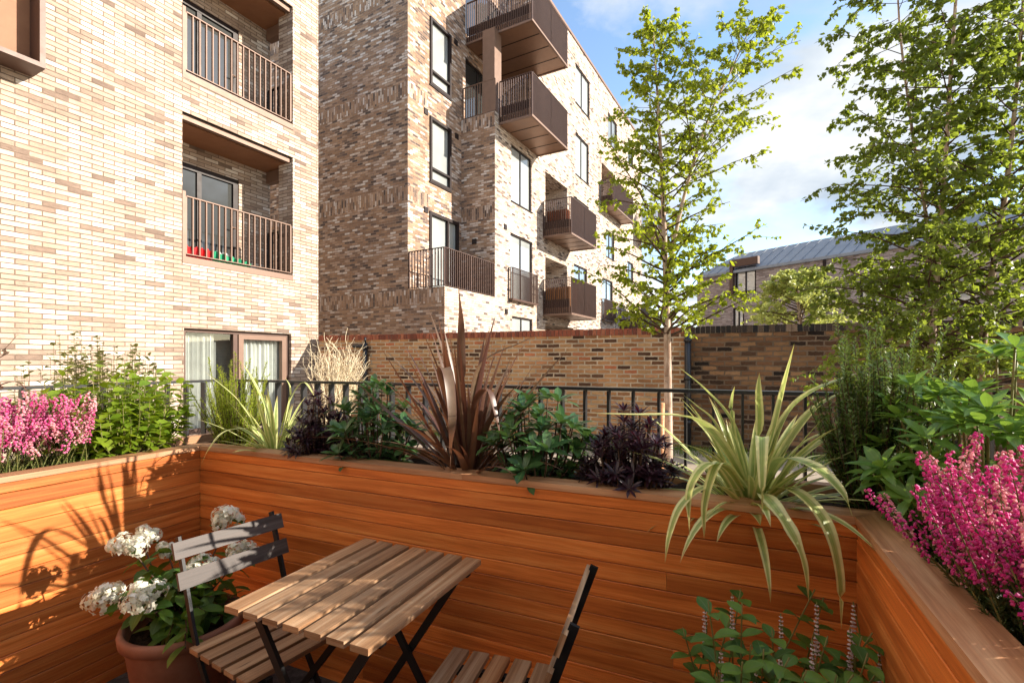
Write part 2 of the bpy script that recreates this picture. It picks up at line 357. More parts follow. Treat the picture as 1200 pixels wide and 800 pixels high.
def window(fr, parent, a,b,c,d, o=-.07, fw=.06, mull=(), trans=(), pane='pane', fmat='frame_dark', proud=0.0, name='window', sill=True):
    """frame mesh with pane child set in an opening"""
    mb=MB(); fd=.07
    fbox(mb,fr,a,a+fw,o-fd,o+proud,c,d); fbox(mb,fr,b-fw,b,o-fd,o+proud,c,d)
    fbox(mb,fr,a+fw,b-fw,o-fd,o+proud,d-fw,d); fbox(mb,fr,a+fw,b-fw,o-fd,o+proud,c,c+fw)
    for x in mull: fbox(mb,fr,a+(b-a)*x-fw*.4,a+(b-a)*x+fw*.4,o-fd+.005,o-.006+proud,c+fw,d-fw)
    for z in trans: fbox(mb,fr,a+fw,b-fw,o-fd+.008,o-.010+proud,c+(d-c)*z-fw*.35,c+(d-c)*z+fw*.35)
    f=mb.build(name,M[fmat],parent)
    if sill:
        sb=MB(); fbox(sb,fr,a-.03,b+.03,-.12,.04,c-.035,c-.002); sb.build('sill',M[fmat],f)
    g=MB(); zz=o-.04
    g.quad([fr.P(a+.01,zz,c+.01),fr.P(b-.01,zz,c+.01),fr.P(b-.01,zz,d-.01),fr.P(a+.01,zz,d-.01)])
    g.build('pane',M[pane],f)
    return f
def rail_run(mb, p, q, z0, z1, step=.11, bw=.012, bd=.04, top=.05, posts=True, bottom=True):
    """flat-bar railing between ground points p and q"""
    d=q-p; L=d.length; x=d.normalized(); n=V((x.y,-x.x,0)); Z=V((0,0,1))
    P=lambda s,z: V((p.x,p.y,0))+x*s+Z*z
    mb.box(P(0,z1-.018)-n*top/2, x*L, n*top, Z*.018)
    if bottom: mb.box(P(0,z0)-n*bd/2, x*L, n*bd, Z*.014)
    k=max(1,round(L/step))
    for i in range(k+1):
        s=i*L/k; w=bw*(1.8 if posts and i in (0,k) else 1)
        mb.box(P(s-w/2,z0+.014)-n*(bd/2-.002), x*w, n*(bd-.004), Z*(z1-.018-z0-.014))

# ------------------------------------------------------------------ ground
g=MB()
g.quad([V((-300,-300,0)),V((300,-300,0)),V((300,300,0)),V((-300,300,0))])
tag(g.build('ground',M['gravel']),kind='structure')

E1=V((.913,-.408,0)).normalized(); E2=V((.408,.913,0)).normalized()
K1=V((-1.588,2.4975,0)); LB=2.787; PH=.97
def PP(a,b,z): return K1+E1*a+E2*b+V((0,0,z))
def a_at(u,b):
    k=(u-CU)/F; q=K1+E2*b
    return (k*q.y-q.x)/(E1.x-k*E1.y)
def pz(u,v,b):
    y=PP(a_at(u,b),b,0).y; return EYE-(v-CV)/F*y
g=MB()
for i in range(-1,6):
    for j in range(6):
        a0=i*.6-.2; b0=-3.2+j*.55
        if a0<-.05: a0=-.05
        a1=min(i*.6+.4-.006,LB+.05); b1=b0+.544
        if j==5: b1=.05
        if a1-a0<.03: continue
        g.box(PP(a0,b0,.001),E1*(a1-a0),E2*(b1-b0),V((0,0,.011)),random.random())
tag(g.build('patio_floor',M['paving']),kind='structure')

# ------------------------------------------------------------------ apartment block on the left (cream brick)
FL=Frame((-5.64,8.4),(306,575))
sL=FL.s_at; SL1=FL.s_at(373.0); SL0=-7.2
lo0,lo1=FL.s_at(213.8),FL.s_at(343.2)
zb=3.10; zt=5.68; STO=3.17
left=thing('apartment_building','cream brick apartment block with recessed balconies, nearest on the left','building',FL.P(0,0,0))
w=MB()
wz0,wz1=.12,1.97
wa,wb=FL.s_at(215.5),FL.s_at(341.5)
holes=[(lo0,lo1,zb,zt,.02),(lo0,lo1,zb+STO,zt+STO,.02),(wa,wb,wz0,wz1,.14)]
sheet(w,FL,SL0,SL1,0,11.8,holes,o=0)
SB=2.42; DEP=1.06
# body behind the facade: end wall, pier backs, roof
endf=Frame(FL.P(SL1,0,0),-FL.n)
sheet(w,endf,0,.45,0,11.8)
sheet(w,Frame(FL.P(SB,-.45,0),-FL.n),0,12,0,11.8,[(0,DEP-.45,zb,zt,0),(0,DEP-.45,zb+STO,zt+STO,0)],reveal=False)
w.quad([FL.P(SL0,0,11.8),FL.P(SL1,0,11.8),FL.P(SL1,-12,11.8),FL.P(SL0,-12,11.8)])
w.quad([FL.P(SL1,-.45,0),FL.P(SB,-.45,0),FL.P(SB,-.45,11.8),FL.P(SL1,-.45,11.8)],[(0,0),(.4,0),(.4,11.8),(0,11.8)])
w.quad([FL.P(SL0,-12,0),FL.P(SL0,0,0),FL.P(SL0,0,11.8),FL.P(SL0,-12,11.8)],[(0,0),(12,0),(12,11.8),(0,11.8)])
for k in range(2):
    z0=zb+k*STO; z1=zt+k*STO
    # jamb of the right pier, back wall with door opening
    w.quad([FL.P(lo1,-.45,z0),FL.P(lo1,0,z0),FL.P(lo1,0,z1),FL.P(lo1,-.45,z1)],[(0,z0),(.45,z0),(.45,z1),(0,z1)])
    w.quad([FL.P(lo0,0,z0),FL.P(lo0,-DEP,z0),FL.P(lo0,-DEP,z1),FL.P(lo0,0,z1)],[(0,z0),(1.06,z0),(1.06,z1),(0,z1)])
    w.quad([FL.P(lo1,-.45,z0),FL.P(SB,-.45,z0),FL.P(SB,-.45,z1),FL.P(lo1,-.45,z1)],[(0,z0),(.2,z0),(.2,z1),(0,z1)])
    bk=Frame(FL.P(0,-DEP,0),FL.d)
    da,db=FL.s_at(206,-DEP),FL.s_at(280,-DEP)
    sheet(w,bk,lo0-.3,SB,z0,z1,[(da,db,z0+.02,z0+2.12,.05)])
w.build('wall',M['brick_cream'],left)
for k in range(2):
    z0=zb+k*STO; z1=zt+k*STO
    s=MB(); fbox(s,FL,lo0-.0,SB-.003,-DEP+.004,-.24,z1-.09,z1-.02); s.build('soffit',M['soffit'],left)
    s=MB(); fbox(s,FL,lo0+.002,lo1-.002,-.16,-.07,z1-.10,z1-.005); s.build('lintel_trim',M['bronze_pale'],left)
    s=MB(); fbox(s,FL,lo0+.004,SB-.004,-DEP+.004,-.06,z0-.12,z0+.05); s.build('balcony_floor',M['bronze_pale'],left)
    s=MB(); fbox(s,FL,lo0-.004,lo1+.004,-.06,.012,z0-.01,z0+.10); fbox(s,FL,lo0-.004,lo0+.05,-.05,.010,z0+.10,z0+1.22)
    s.build('balcony_edge',M['bronze_pale'],left)
    s=MB(); rail_run(s,FL.P(lo0+.06,-.02,0),FL.P(lo1-.05,-.02,0),z0+.14,z0+1.15,.115,.016,.05,.06); s.build('railing',M['bronze_pale'],left)
    s=MB(); fbox(s,FL,SB-.14,SB-.004,-DEP+.06,-.46,z1-.35,z1-.10); s.build('side_beam',M['bronze_pale'],left)
    s=MB(); rail_run(s,FL.P(SB-.06,-.47,0),FL.P(SB-.06,-DEP+.03,0),z0+.14,z0+1.15,.11,.016,.05,.06); s.build('side_railing',M['frame_dark'],left)
    bk=Frame(FL.P(0,-DEP,0),FL.d)
    d=window(bk,left,da,db,z0+.05,z0+2.12,o=-.02,fw=.11,mull=(.36,),pane='pane_dark',name='balcony_door',sill=False)
    h=MB(); hx=da+(db-da)*.92; hp=bk.P(hx,0,z0+1.08); h.tube([hp,hp+bk.n*.05,hp+bk.n*.05-bk.d*.12],.012,6); h.build('handle',M['bronze_pale'],d)
# ground floor window with sliding sash, curtain and room behind
f=MB(); fw=.07; o=-.11
mid=wa+(wb-wa)*.47
fbox(f,FL,wa,wa+fw,o-.08,o+.03,wz0,wz1); fbox(f,FL,wb-fw,wb,o-.08,o+.03,wz0,wz1)
fbox(f,FL,wa+fw,wb-fw,o-.08,o+.03,wz1-.06,wz1); fbox(f,FL,wa+fw,wb-fw,o-.08,o+.03,wz0,wz0+.08)
fbox(f,FL,mid-.07,mid+.02,o-.06,o+.02,wz0+.08,wz1-.06)
fr=f.build('window',M['bronze'],left)
f=MB(); fbox(f,FL,mid+.022,mid+.12,o-.05,o+.045,wz0+.081,wz1-.062); fbox(f,FL,mid+.12,wb-fw-.002,o-.05,o+.045,wz1-.15,wz1-.062); fbox(f,FL,wb-fw-.1,wb-fw-.002,o-.05,o+.045,wz0+.081,wz1-.15)
f.build('sash',M['bronze_pale'],fr)
f=MB(); f.quad([FL.P(wa+fw,o-.03,wz0+.08),FL.P(wb-fw,o-.03,wz0+.08),FL.P(wb-fw,o-.03,wz1-.06),FL.P(wa+fw,o-.03,wz1-.06)]); f.build('pane',M['glass'],fr)
f=MB(); 
for (c0,c1) in ((wa+.08,wa+.66),(mid+.06,mid+1.1)):
    n=60; prev=None
    for i in range(n+1):
        s=c0+(c1-c0)*i/n; oo=-.24+.035*math.sin(i*1.15)+.015*math.sin(i*.41)
        cur=(FL.P(s,oo,wz0),FL.P(s,oo,wz1+.05))
        if prev: f.quad([prev[0],cur[0],cur[1],prev[1]])
        prev=cur
f.build('curtain',M['curtain'],left,True)
f=MB(); a,b_,c,d=wa-.6,wb+.3,-.02,2.6
f.quad([FL.P(a,-2.2,c),FL.P(b_,-2.2,c),FL.P(b_,-2.2,d),FL.P(a,-2.2,d)]); f.quad([FL.P(a,-.2,d),FL.P(b_,-.2,d),FL.P(b_,-2.2,d),FL.P(a,-2.2,d)])
f.quad([FL.P(a,-.2,.05),FL.P(b_,-.2,.05),FL.P(b_,-2.2,.05),FL.P(a,-2.2,.05)]); f.quad([FL.P(a,-.2,c),FL.P(a,-2.2,c),FL.P(a,-2.2,d),FL.P(a,-.2,d)]); f.quad([FL.P(b_,-.2,c),FL.P(b_,-2.2,c),FL.P(b_,-2.2,d),FL.P(b_,-.2,d)])
f.build('room',M['room'],left)
f=MB(); f.quad([FL.P(wa+.02,-.42,wz0),FL.P(wb-.02,-.42,wz0),FL.P(wb-.02,-.42,wz1+.02),FL.P(wa+.02,-.42,wz1+.02)]); f.build('blind',M['blind'],left)
# projecting bronze bay at the top left
bx1=FL.s_at(38); bz=FL.z_at(38,91)
f=MB(); PR=.42; bx0=bx1-1.35
fbox(f,FL,bx0,bx0+.06,.004,PR,bz,bz+2.3); fbox(f,FL,bx1-.06,bx1,.004,PR,bz,bz+2.3); fbox(f,FL,bx0+.06,bx1-.06,.004,PR,bz,bz+.06); fbox(f,FL,bx0+.06,bx1-.06,.004,PR,bz+2.24,bz+2.3)
fbox(f,FL,bx0+.062,bx0+.12,.006,PR-.08,bz+.062,bz+2.238); fbox(f,FL,bx0+.65,bx0+.72,.006,PR-.30,bz+.062,bz+2.238)
f=f.build('bay_window',M['bronze'],left)
p=MB(); p.quad([FL.P(bx0+.06,PR-.32,bz+.06),FL.P(bx1-.06,PR-.32,bz+.06),FL.P(bx1-.06,PR-.32,bz+2.24),FL.P(bx0+.06,PR-.32,bz+2.24)]); p.build('panel',M['soffit'],f)

# banner of red, green and white cloth tied along the lower balcony rail
bn=thing('bunting','crumpled red and green cloth tied along the lower balcony rail','bunting',FL.P(lo0+.3,-.05,zb+.1))
for (x0,x1,mt,nm) in ((.08,.52,'cloth_red','red_cloth'),(.53,.85,'cloth_white','white_cloth'),(.55,1.28,'cloth_green','green_cloth')):
    c=MB(); n=24; oo=-.055 if nm!='white_cloth' else -.085
    tp=.34 if nm!='green_cloth' else .30
    prev=None
    for i in range(n+1):
        s=lo0+x0+(x1-x0)*i/n; oi=oo+.012*math.sin(i*1.9); zz=zb+tp-.10*(i/n if nm=='green_cloth' else .4)+.02*math.sin(i*1.3+x0*9)
        cur=[FL.P(s,oi,zb+.11+.01*math.sin(i*.9)),FL.P(s,oi+.012*math.sin(i*2.3),(zb+zz)/2+.03),FL.P(s,oi+.008,zz)]
        if prev: c.quad([prev[0],cur[0],cur[1],prev[1]]); c.quad([prev[1],cur[1],cur[2],prev[2]])
        prev=cur
    c.build(nm,M[mt],bn,True)

# ------------------------------------------------------------------ apartment block in the middle (mixed brick)
dM=V((321,575,0)).normalized(); eP=V((dM.y,-dM.x,0))
A=V((-3.16,14.88,0))
FP=Frame(A,eP)            # end face towards us
F3=Frame(A,dM)            # recessed upper long side
sB=FP.s_at(521); B=FP.P(sB,0,0)
FG=Frame(B,dM)            # main long side
S1=FG.s_at(580); Rp=FG.P(S1,0,0)
FR=Frame(Rp-eP*sB,eP)     # return between them (s = 0..sB)
SEND=FG.s_at(752); HT=16.4; T1=3.57; T3=9.9; STM=3.165
SREC=S1+3.2
midb=thing('apartment_building','tall brown and grey brick apartment block with bronze balconies behind the garden wall','building',A)
w=MB()
# end face: full height up to the corner, ground storey further right
sheet(w,FP,-9,0,0,HT); sheet(w,FP,0,sB,0,T1)
for zc in (T1-.46,T1+STM-.45,T3-.45,T3+STM-.45): 
    soldier(w,FP,-9,0 if zc>T1 else sB,zc,zc+.45)
# recessed side with two windows and terrace door
def px(fr,u0,v0,u1,v1b,o=0): 
    """opening from its left-top pixel and its left-bottom row, right column"""
    return [fr.s_at(u0,o),fr.s_at(u1,o),fr.z_at(u0,v1b,o),fr.z_at(u0,v0,o)]
hA=px(F3,503.6,19,528,98.5); hB=px(F3,503.4,135.5,528,212.5); hD=px(F3,503,247,537,330); hD[2]=T1+.03
s3=S1
sheet(w,F3,0,s3,T1,HT,[hA,hB,hD],depth=.14)
for zc in (T1+STM-.45,T3-.45,T3+STM-.45): soldier(w,F3,0,F3.s_at(502),zc,zc+.45)
w.quad([FG.P(0,0,T1),FG.P(S1,0,T1),F3.P(s3,0,T1),F3.P(0,0,T1)])
w.quad([FP.P(0,0,T1),FP.P(sB,0,T1),FG.P(S1,0,T1),F3.P(s3,0,T1)])
# return
sheet(w,FR,0,sB,T1,T3); soldier(w,FR,.0,sB,T3-.47,T3-.02); soldier(w,FR,.0,sB,T1+STM-.45,T1+STM)
# recess behind the upper corner balconies
w.quad([FR.P(0,0,T3),FR.P(sB,0,T3),FG.P(SREC,0,T3),FG.P(SREC,-sB,T3)])
FB=Frame(F3.P(s3,0,0),dM)
LR=SREC-S1
sheet(w,FB,0,LR,T3,HT,[(.25,LR-.35,T3+.05,T3+2.35),(.25,LR-.35,T3+STM+.05,T3+STM+2.35)],depth=.1)
w.quad([FG.P(SREC,0,T3),FG.P(SREC,-sB,T3),FG.P(SREC,-sB,HT),FG.P(SREC,0,HT)],[(0,T3),(sB,T3),(sB,HT),(0,HT)])
# long side
def opn(u0,u1,z0,z1): return [FG.s_at(u0),FG.s_at(u1),z0,z1]
zW=lambda u,v: FG.z_at(u,v)
hs=[]
W2a=px(FG,599,168,623,235); W1a=px(FG,598,272,624,345); W1a[2]=T1+.05
G0a=px(FG,562,362,582,420); G0b=px(FG,600,370,624,420); G0a[2]=G0b[2]=.5
L2=[FG.s_at(639),FG.s_at(664.5),T1+STM+.02,zW(639,200.6)]
L1=[FG.s_at(639),FG.s_at(664.5),T1+.02,zW(639,301)]
L0=[FG.s_at(639),FG.s_at(672),.1,zW(640,376)-.12]
Wc=px(FG,674.4,73,691,119.5); Wd=px(FG,674.4,154,690,203.5)
We=[FG.s_at(672),FG.s_at(690),T1+STM+.9,zW(672,229)]; Wf=[FG.s_at(672.5),FG.s_at(688),T1+.9,zW(672.5,308.5)]
Wg=px(FG,712.5,131,723,166); Wh=[FG.s_at(705),FG.s_at(720),T1+2*STM+.02,zW(705,190)]
Wi=px(FG,710,268,720,300); Wj=[FG.s_at(706),FG.s_at(718),T1+.05,zW(706,325)]
Wk=px(FG,735.5,160,742,190); Wl=px(FG,735.5,238,742,258); Wm=px(FG,735,305,742,330)
Wn=px(FG,735,210,742,228)
low=[W2a,W1a,G0a,G0b]
hs=[W2a,W1a,G0a,G0b,L2+[1.2],L1+[1.2],L0+[1.2],Wc,Wd,We,Wf,Wg,Wh+[.9],Wi,Wj,Wk,Wl,Wm]
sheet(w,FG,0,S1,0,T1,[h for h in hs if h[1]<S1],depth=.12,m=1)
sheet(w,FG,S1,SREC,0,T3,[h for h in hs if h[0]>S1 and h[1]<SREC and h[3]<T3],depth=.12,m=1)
big=[h for h in hs if h not in (G0a,W2a,W1a,G0b) ]
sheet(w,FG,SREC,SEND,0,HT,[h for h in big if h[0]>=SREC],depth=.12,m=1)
print('S1',S1,'SREC',SREC,[ (round(h[0],2),round(h[1],2),round(h[2],2),round(h[3],2)) for h in hs])
for h in (L2,L1,L0):
    bk=Frame(FG.P(0,-1.2,0),dM); sheet(w,bk,h[0],h[1],h[2],h[3],[(h[0]+.25,h[1]-.2,h[2],h[3]-.3)],depth=.05)
# roof, far end and back
w.quad([FP.P(-9,0,HT),FP.P(0,0,HT),F3.P(s3,0,HT),FP.P(-9,0,HT)+dM*9]); 
w.quad([FG.P(SREC,0,HT),FG.P(SEND,0,HT),FG.P(SEND,-10,HT),FG.P(SREC,-10,HT)])
w.quad([FG.P(S1,-sB,HT),FG.P(SREC,-sB,HT),FG.P(SREC,-10,HT),FG.P(S1,-10,HT)])
w.quad([FG.P(SEND,0,0),FG.P(SEND,-10,0),FG.P(SEND,-10,HT),FG.P(SEND,0,HT)],[(0,0),(10,0),(10,HT),(0,HT)])
w.build('wall',[M['brick_mixed'],M['brick_mixed_lit']],midb)
c=MB(); fbox(c,FG,SREC-.02,SEND+.03,-.35,.05,HT,HT+.12); fbox(c,FP,-9,.03,-.35,.05,HT+.001,HT+.121); fbox(c,F3,0,s3+3.2,-.35,.05,HT+.002,HT+.122); c.build('roof_coping',M['bronze_pale'],midb)
for h in (hA,hB): window(F3,midb,*h,o=-.02,fw=.09,trans=(.22,),pane='pane_blind',proud=.07,mull=())
window(F3,midb,*hD,o=-.02,fw=.10,mull=(.62,),pane='pane_blind',proud=.06,name='terrace_door',sill=False)
for k in range(2):
    z=T3+k*STM; window(FB,midb,.25,LR-.35,z+.05,z+2.35,o=-.04,fw=.07,mull=(.33,.66),pane='pane_dark',name='balcony_door',sill=False)
for h,p in ((W2a,'pane_blind'),(W1a,'pane_blind'),(G0a,'pane_blind'),(G0b,'pane_blind'),(Wc,'pane_blind'),(Wd,'pane_blind'),(We,'pane'),(Wf,'pane'),(Wg,'pane'),(Wi,'pane'),(Wj,'pane'),(Wk,'pane'),(Wl,'pane'),(Wm,'pane')):
    window(FG,midb,*h,o=-.05,fw=.06,mull=(.5,),pane=p)
for h in (L2,L1,L0,Wh):
    dd=1.2 if h is not Wh else .9
    bk=Frame(FG.P(0,-dd,0),dM); window(bk,midb,h[0]+.25,h[1]-.2,h[2]+.02,h[3]-.3,o=0,fw=.08,mull=(.55,),pane='pane_dark' if h is not L1 else 'pane_blind',name='balcony_door',sill=False)
    if h is Wh:
        q=MB(); q.quad([bk.P(h[0],-.01,h[2]),bk.P(h[1],-.01,h[2]),bk.P(h[1],-.01,h[3]),bk.P(h[0],-.01,h[3])]); q.build('recess_wall',M['brick_mixed'],midb)
# small vent bricks
for fr_,u,v in ((F3,534,50),(F3,535,160),(F3,499,131),(FR,556,283),(FG,592,266),(F3,499,246),(FG,593,365)):
    c=MB(); s=fr_.s_at(u); z=fr_.z_at(u,v); fbox(c,fr_,s-.09,s+.09,.002,.03,z-.09,z+.09); c.build('vent',M['frame_dark'],midb)
# corner column under the top balcony
c=MB(); fbox(c,FR,sB-.50,sB-.02,-.46,-.01,T3+.01,T3+STM-.3); c.build('column',M['bronze_pale'],midb)
# terrace railing on the projecting ground storey
c=MB(); rail_run(c,FP.P(.02,-.04,0),FP.P(sB-.04,-.04,0),T1+.03,T1+1.15,.11,.018,.05,.06); c.build('terrace_railing',M['bronze'],midb)
c=MB(); rail_run(c,FG.P(.03,-.04,0),FG.P(S1/2,-.04,0),T1+.03,T1+1.15,.11,.018,.05,.06); rail_run(c,FG.P(S1/2+.02,-.04,0),FG.P(S1-.03,-.04,0),T1+.03,T1+1.15,.11,.018,.05,.06); c.build('terrace_railing',M['bronze'],midb)
def balcony(s0,s1,pr,z,rail=1.15,slab=.34,inner=0.0,panel=True):
    """metal balcony box on the long side; inner>0 lets its near end run back over the recess"""
    sl=MB(); fbox(sl,FG,s0+.09,s1-.09,.004,pr-.09,z-slab+.03,z-.02)
    if inner: fbox(sl,FG,s0+.09,s1-.09,-inner,.003,z-slab+.03,z-.02)
    b=sl.build('balcony',M['soffit_metal'],midb)
    k=4; ln=MB()
    for i in range(1,k):           # joints of the soffit panels
        s=s0+(s1-s0)*i/k; fbox(ln,FG,s-.018,s+.018,.05-inner,pr-.12,z-slab+.022,z-slab+.029)
    ln.build('soffit_joint',M['frame_dark'],b)
    e=MB(); fbox(e,FG,s0+.005,s1-.005,pr-.075,pr-.005,z-slab,z-slab+.07); fbox(e,FG,s0+.005,s0+.075,-inner+.03,pr-.076,z-slab,z-slab+.07); fbox(e,FG,s1-.075,s1-.005,.01,pr-.076,z-slab,z-slab+.07)
    e.build('edge_trim',M['bronze_pale'],b)
    r=MB(); i0=.04
    for (p,q) in ((FG.P(s0+i0,-inner+.04,0),FG.P(s0+i0,pr-.04,0)),(FG.P(s0+i0,pr-.04,0),FG.P((s0+s1)/2,pr-.04,0)),(FG.P((s0+s1)/2,pr-.04,0),FG.P(s1-i0,pr-.04,0)),(FG.P(s1-i0,pr-.04,0),FG.P(s1-i0,.02,0))):
        rail_run(r,p,q,z-slab+.071,z+rail,.085,.020,.05,.06)
    r.build('railing',M['bronze'],b)
    pn=MB(); fbox(pn,FG,s0+.082,s0+.088,-inner+.06,pr-.1,z-.01,z+.30); pn.build('kick_panel',M['bronze'],b)
    return b
def along(u,pr):   # position along the long side of a balcony front corner
    return FG.s_at(u,pr)
s0=FG.s_at(584); balcony(s0,along(666,1.31),1.31,T3-.05)
balcony(s0,along(666,1.31),1.31,T3+STM-.05,inner=1.36)
c=MB(); rail_run(c,FR.P(.05,-.03,0),FR.P(sB,-.03,0),T3+.02,T3+1.12,.10,.022,.05,.06); c.build('terrace_railing',M['bronze_pale'],midb)
sP=FG.s_at(635.6)
k_=(670-CU)/F; q=FG.P(sP,0,0); prP=(k_*q.y-q.x)/(eP.x-k_*eP.y)
b2=balcony(sP,along(699.5,prP),prP,T1+STM); b1=balcony(sP,along(699.5,prP),prP,T1)
# French balconies
for h in (W1a,Wj):
    c=MB(); 
    z0=h[2]
    rail_run(c,FG.P(h[0]-.12,.16,0),FG.P(h[1]+.12,.16,0),z0+.0,z0+1.12,.09,.018,.03,.05); rail_run(c,FG.P(h[0]-.12,.01,0),FG.P(h[0]-.12,.15,0),z0,z0+1.12,.09,.018,.03,.05); rail_run(c,FG.P(h[1]+.12,.01,0),FG.P(h[1]+.12,.15,0),z0,z0+1.12,.09,.018,.03,.05)
    fbox(c,FG,h[0]-.14,h[1]+.14,.005,.19,z0-.05,z0-.002)
    c.build('french_balcony',M['bronze'],midb)
# far balconies
for (u0,u1,z) in ((703,728,T1+2*STM),(703,728,T1+STM*1.0+.0),(705,728,T1)):
    if z==T1+2*STM: balcony(FG.s_at(703.5),FG.s_at(728),.75,z)
balcony(SEND-1.6,SEND+1.2,1.5,T1+2*STM)
balcony(FG.s_at(726),SEND-.5,1.3,T1)

# boxes standing on the balconies
def slat_box(name,label,mat,s0,s1,o0,o1,z0,z1,n):
    t=thing(name,label,'planter box',FG.P((s0+s1)/2,(o0+o1)/2,z0))
    c=MB()
    for i in range(n):
        a=o0+(o1-o0)*i/n; fbox(c,FG,s0,s0+.02,a+.004,a+(o1-o0)/n-.004,z0+.02,z1,random.random())
    m_=max(2,int(n*(s1-s0)/(o1-o0)))
    for i in range(m_):
        a=s0+.021+(s1-s0-.042)*i/m_; fbox(c,FG,a+.004,a+(s1-s0-.042)/m_-.004,o1-.02,o1,z0+.02,z1,random.random())
    c.build('slats',M[mat],t)
    c=MB(); fbox(c,FG,s0+.03,s1-.002,o0+.01,o1-.03,z0+.004,z1-.06); c.build('soil',M['soil'],t)
slat_box('planter_box','orange slatted wooden planter box on the lowest metal balcony','box_wood',sP+.14,sP+.62,.08,prP-.14,T1,T1+.80,12)
slat_box('planter_box','woven red planter box on the middle metal balcony','box_red',sP+.14,sP+.55,.12,prP-.28,T1+STM+.32,T1+STM+.74,2)

# ------------------------------------------------------------------ distant block on the right
FN=Frame(V((12.4,26,0)),V((413,-575,0)))
far=thing('apartment_building','distant grey brick building with sloping zinc roof beyond the garden wall','building',FN.P(0,0,0))
n0=FN.s_at(817); n1=FN.s_at(1290); ev=6.27
wA=[FN.s_at(861.5),FN.s_at(886),FN.z_at(861,344),FN.z_at(861,314)]
wB=[FN.s_at(859),FN.s_at(872),2.0,FN.z_at(859,361)]
more=[[s,s+1.0,3.6,5.2] for s in (5.2,8.0)]+[[s,s+1.0,.8,2.4] for s in (3.0,5.2,8.0)]
w=MB(); sheet(w,FN,n0,n1,0,ev,[wA,wB]+more,depth=.12)
w.quad([FN.P(n0,0,0),FN.P(n0,-8,0),FN.P(n0,-8,ev),FN.P(n0,0,ev)],[(0,0),(8,0),(8,ev),(0,ev)])
w.build('wall',M['brick_grey'],far)
r=MB(); rb=2.2; rz=ev+1.35; hip=1.3
r.quad([FN.P(n0-.1,.12,ev),FN.P(n1,.12,ev),FN.P(n1,-rb,rz),FN.P(n0+hip,-rb,rz)])
r.quad([FN.P(n0-.1,-8,ev),FN.P(n0-.1,.12,ev),FN.P(n0+hip,-rb,rz),FN.P(n0+hip,-8,rz)])
r.quad([FN.P(n0+hip,-rb,rz),FN.P(n1,-rb,rz),FN.P(n1,-8,rz+.05),FN.P(n0+hip,-8,rz+.05)])
s=n0+.2
sd=(FN.P(0,-rb,rz)-FN.P(0,.12,ev))
while s<n1-.2:
    f0=0 if s>n0+hip else max(0,0)
    top=1.0 if s>n0+hip else (s-n0+.1)/(hip+.1)
    p=FN.P(s,.12,ev+.006); r.bar(p,p+sd*top,.03,.05,V((0,0,1)))
    s+=.55
fbox(r,FN,n0-.12,n1,.0,.16,ev-.14,ev-.004)
r.build('roof',M['zinc'],far)
p=MB(); fbox(p,FN,FN.s_at(966,.06)-.05,FN.s_at(966,.06)+.05,.01,.11,0,ev-.15); p.build('downpipe',M['frame_dark'],far)
for h in [wA,wB]+more: window(FN,far,*h,o=-.04,fw=.09,mull=(.5,),pane='pane_blind')
d=MB(); fbox(d,FN,wA[0]-.2,wA[1]+.2,.004,.22,wA[3]+.01,wA[3]+.4); fbox(d,FN,wA[0]-.2,wA[0]-.02,.004,.22,wA[2]-.1,wA[3]+.009); d.build('dormer_surround',M['bronze'],far)

# ------------------------------------------------------------------ garden walls
FW=Frame(V((.76,8.75,0)),V((1,-.397,0)))
wl0=FW.s_at(374); ws=FW.s_at(803); wl1=FW.s_at(1420)
top=1.4+.545
gw=thing('garden_wall','old stock brick garden wall with red brick coping below the tall apartment block','wall',FW.P(0,0,0))
def wall_run(par,s0,s1,mat,cmat,h):
    w=MB(); sheet(w,FW,s0,s1,0,h); bk=Frame(FW.P(s1,-.33,0),-FW.d); sheet(w,bk,0,s1-s0,0,h)
    for s,sg in ((s0,1),(s1,-1)):
        w.quad([FW.P(s,-.33,0),FW.P(s,0,0),FW.P(s,0,h),FW.P(s,-.33,h)],[(0,0),(.33,0),(.33,h),(0,h)])
    w.build('wall',M[mat],par)
    c=MB(); s=s0; i=0
    while s<s1-.01:         # bricks on edge
        e=min(s+.066,s1); j=random.uniform(-.006,.006); k=random.uniform(0,.008)
        a,b=FW.P(s,.012+j,h+.001),None
        c.box(a,FW.d*(e-s),-FW.n*(.35),V((0,0,.105+k)),random.random()); s+=.0755; i+=1
    c.build('coping',M[cmat],par)
    c=MB(); fbox(c,FW,s0,s1,-.32,-.002,h-.01,h+.09); c.build('mortar_bed',M['mortar'],par)
M['mortar']=simple_mat('lime_mortar',(.32,.26,.2),(.45,.38,.3),30,.95)
def tone_brick(name,stops):
    m,nt,b=new_mat(name); t=attr(nt)
    col=ramp(nt,t,stops); n=noise(nt,objc(nt),30,4)
    nt.links.new(mixc(nt,.5,col,ramp(nt,n,[(.3,(.6,.6,.6)),(.7,(1.2,1.2,1.2))]),'MULTIPLY'),b.inputs['Base Color']); b.inputs['Roughness'].default_value=.9
    bump(nt,b,n,.5,.006); return m
M['cope_red']=tone_brick('red_edge_brick',[(0,(.15,.045,.028)),(.6,(.30,.085,.045)),(1,(.36,.13,.07))])
M['cope_dark']=tone_brick('sooty_edge_brick',[(0,(.012,.01,.009)),(.5,(.04,.027,.02)),(.8,(.12,.08,.05)),(1,(.22,.15,.1))])
wall_run(gw,wl0,ws,'brick_old','cope_red',top-.105)
gw2=thing('garden_wall','sooty dark brick garden wall behind the birch trees on the right','wall',FW.P(ws+1,0,0))
wall_run(gw2,ws+.005,wl1,'brick_sooty','cope_dark',top-.10)
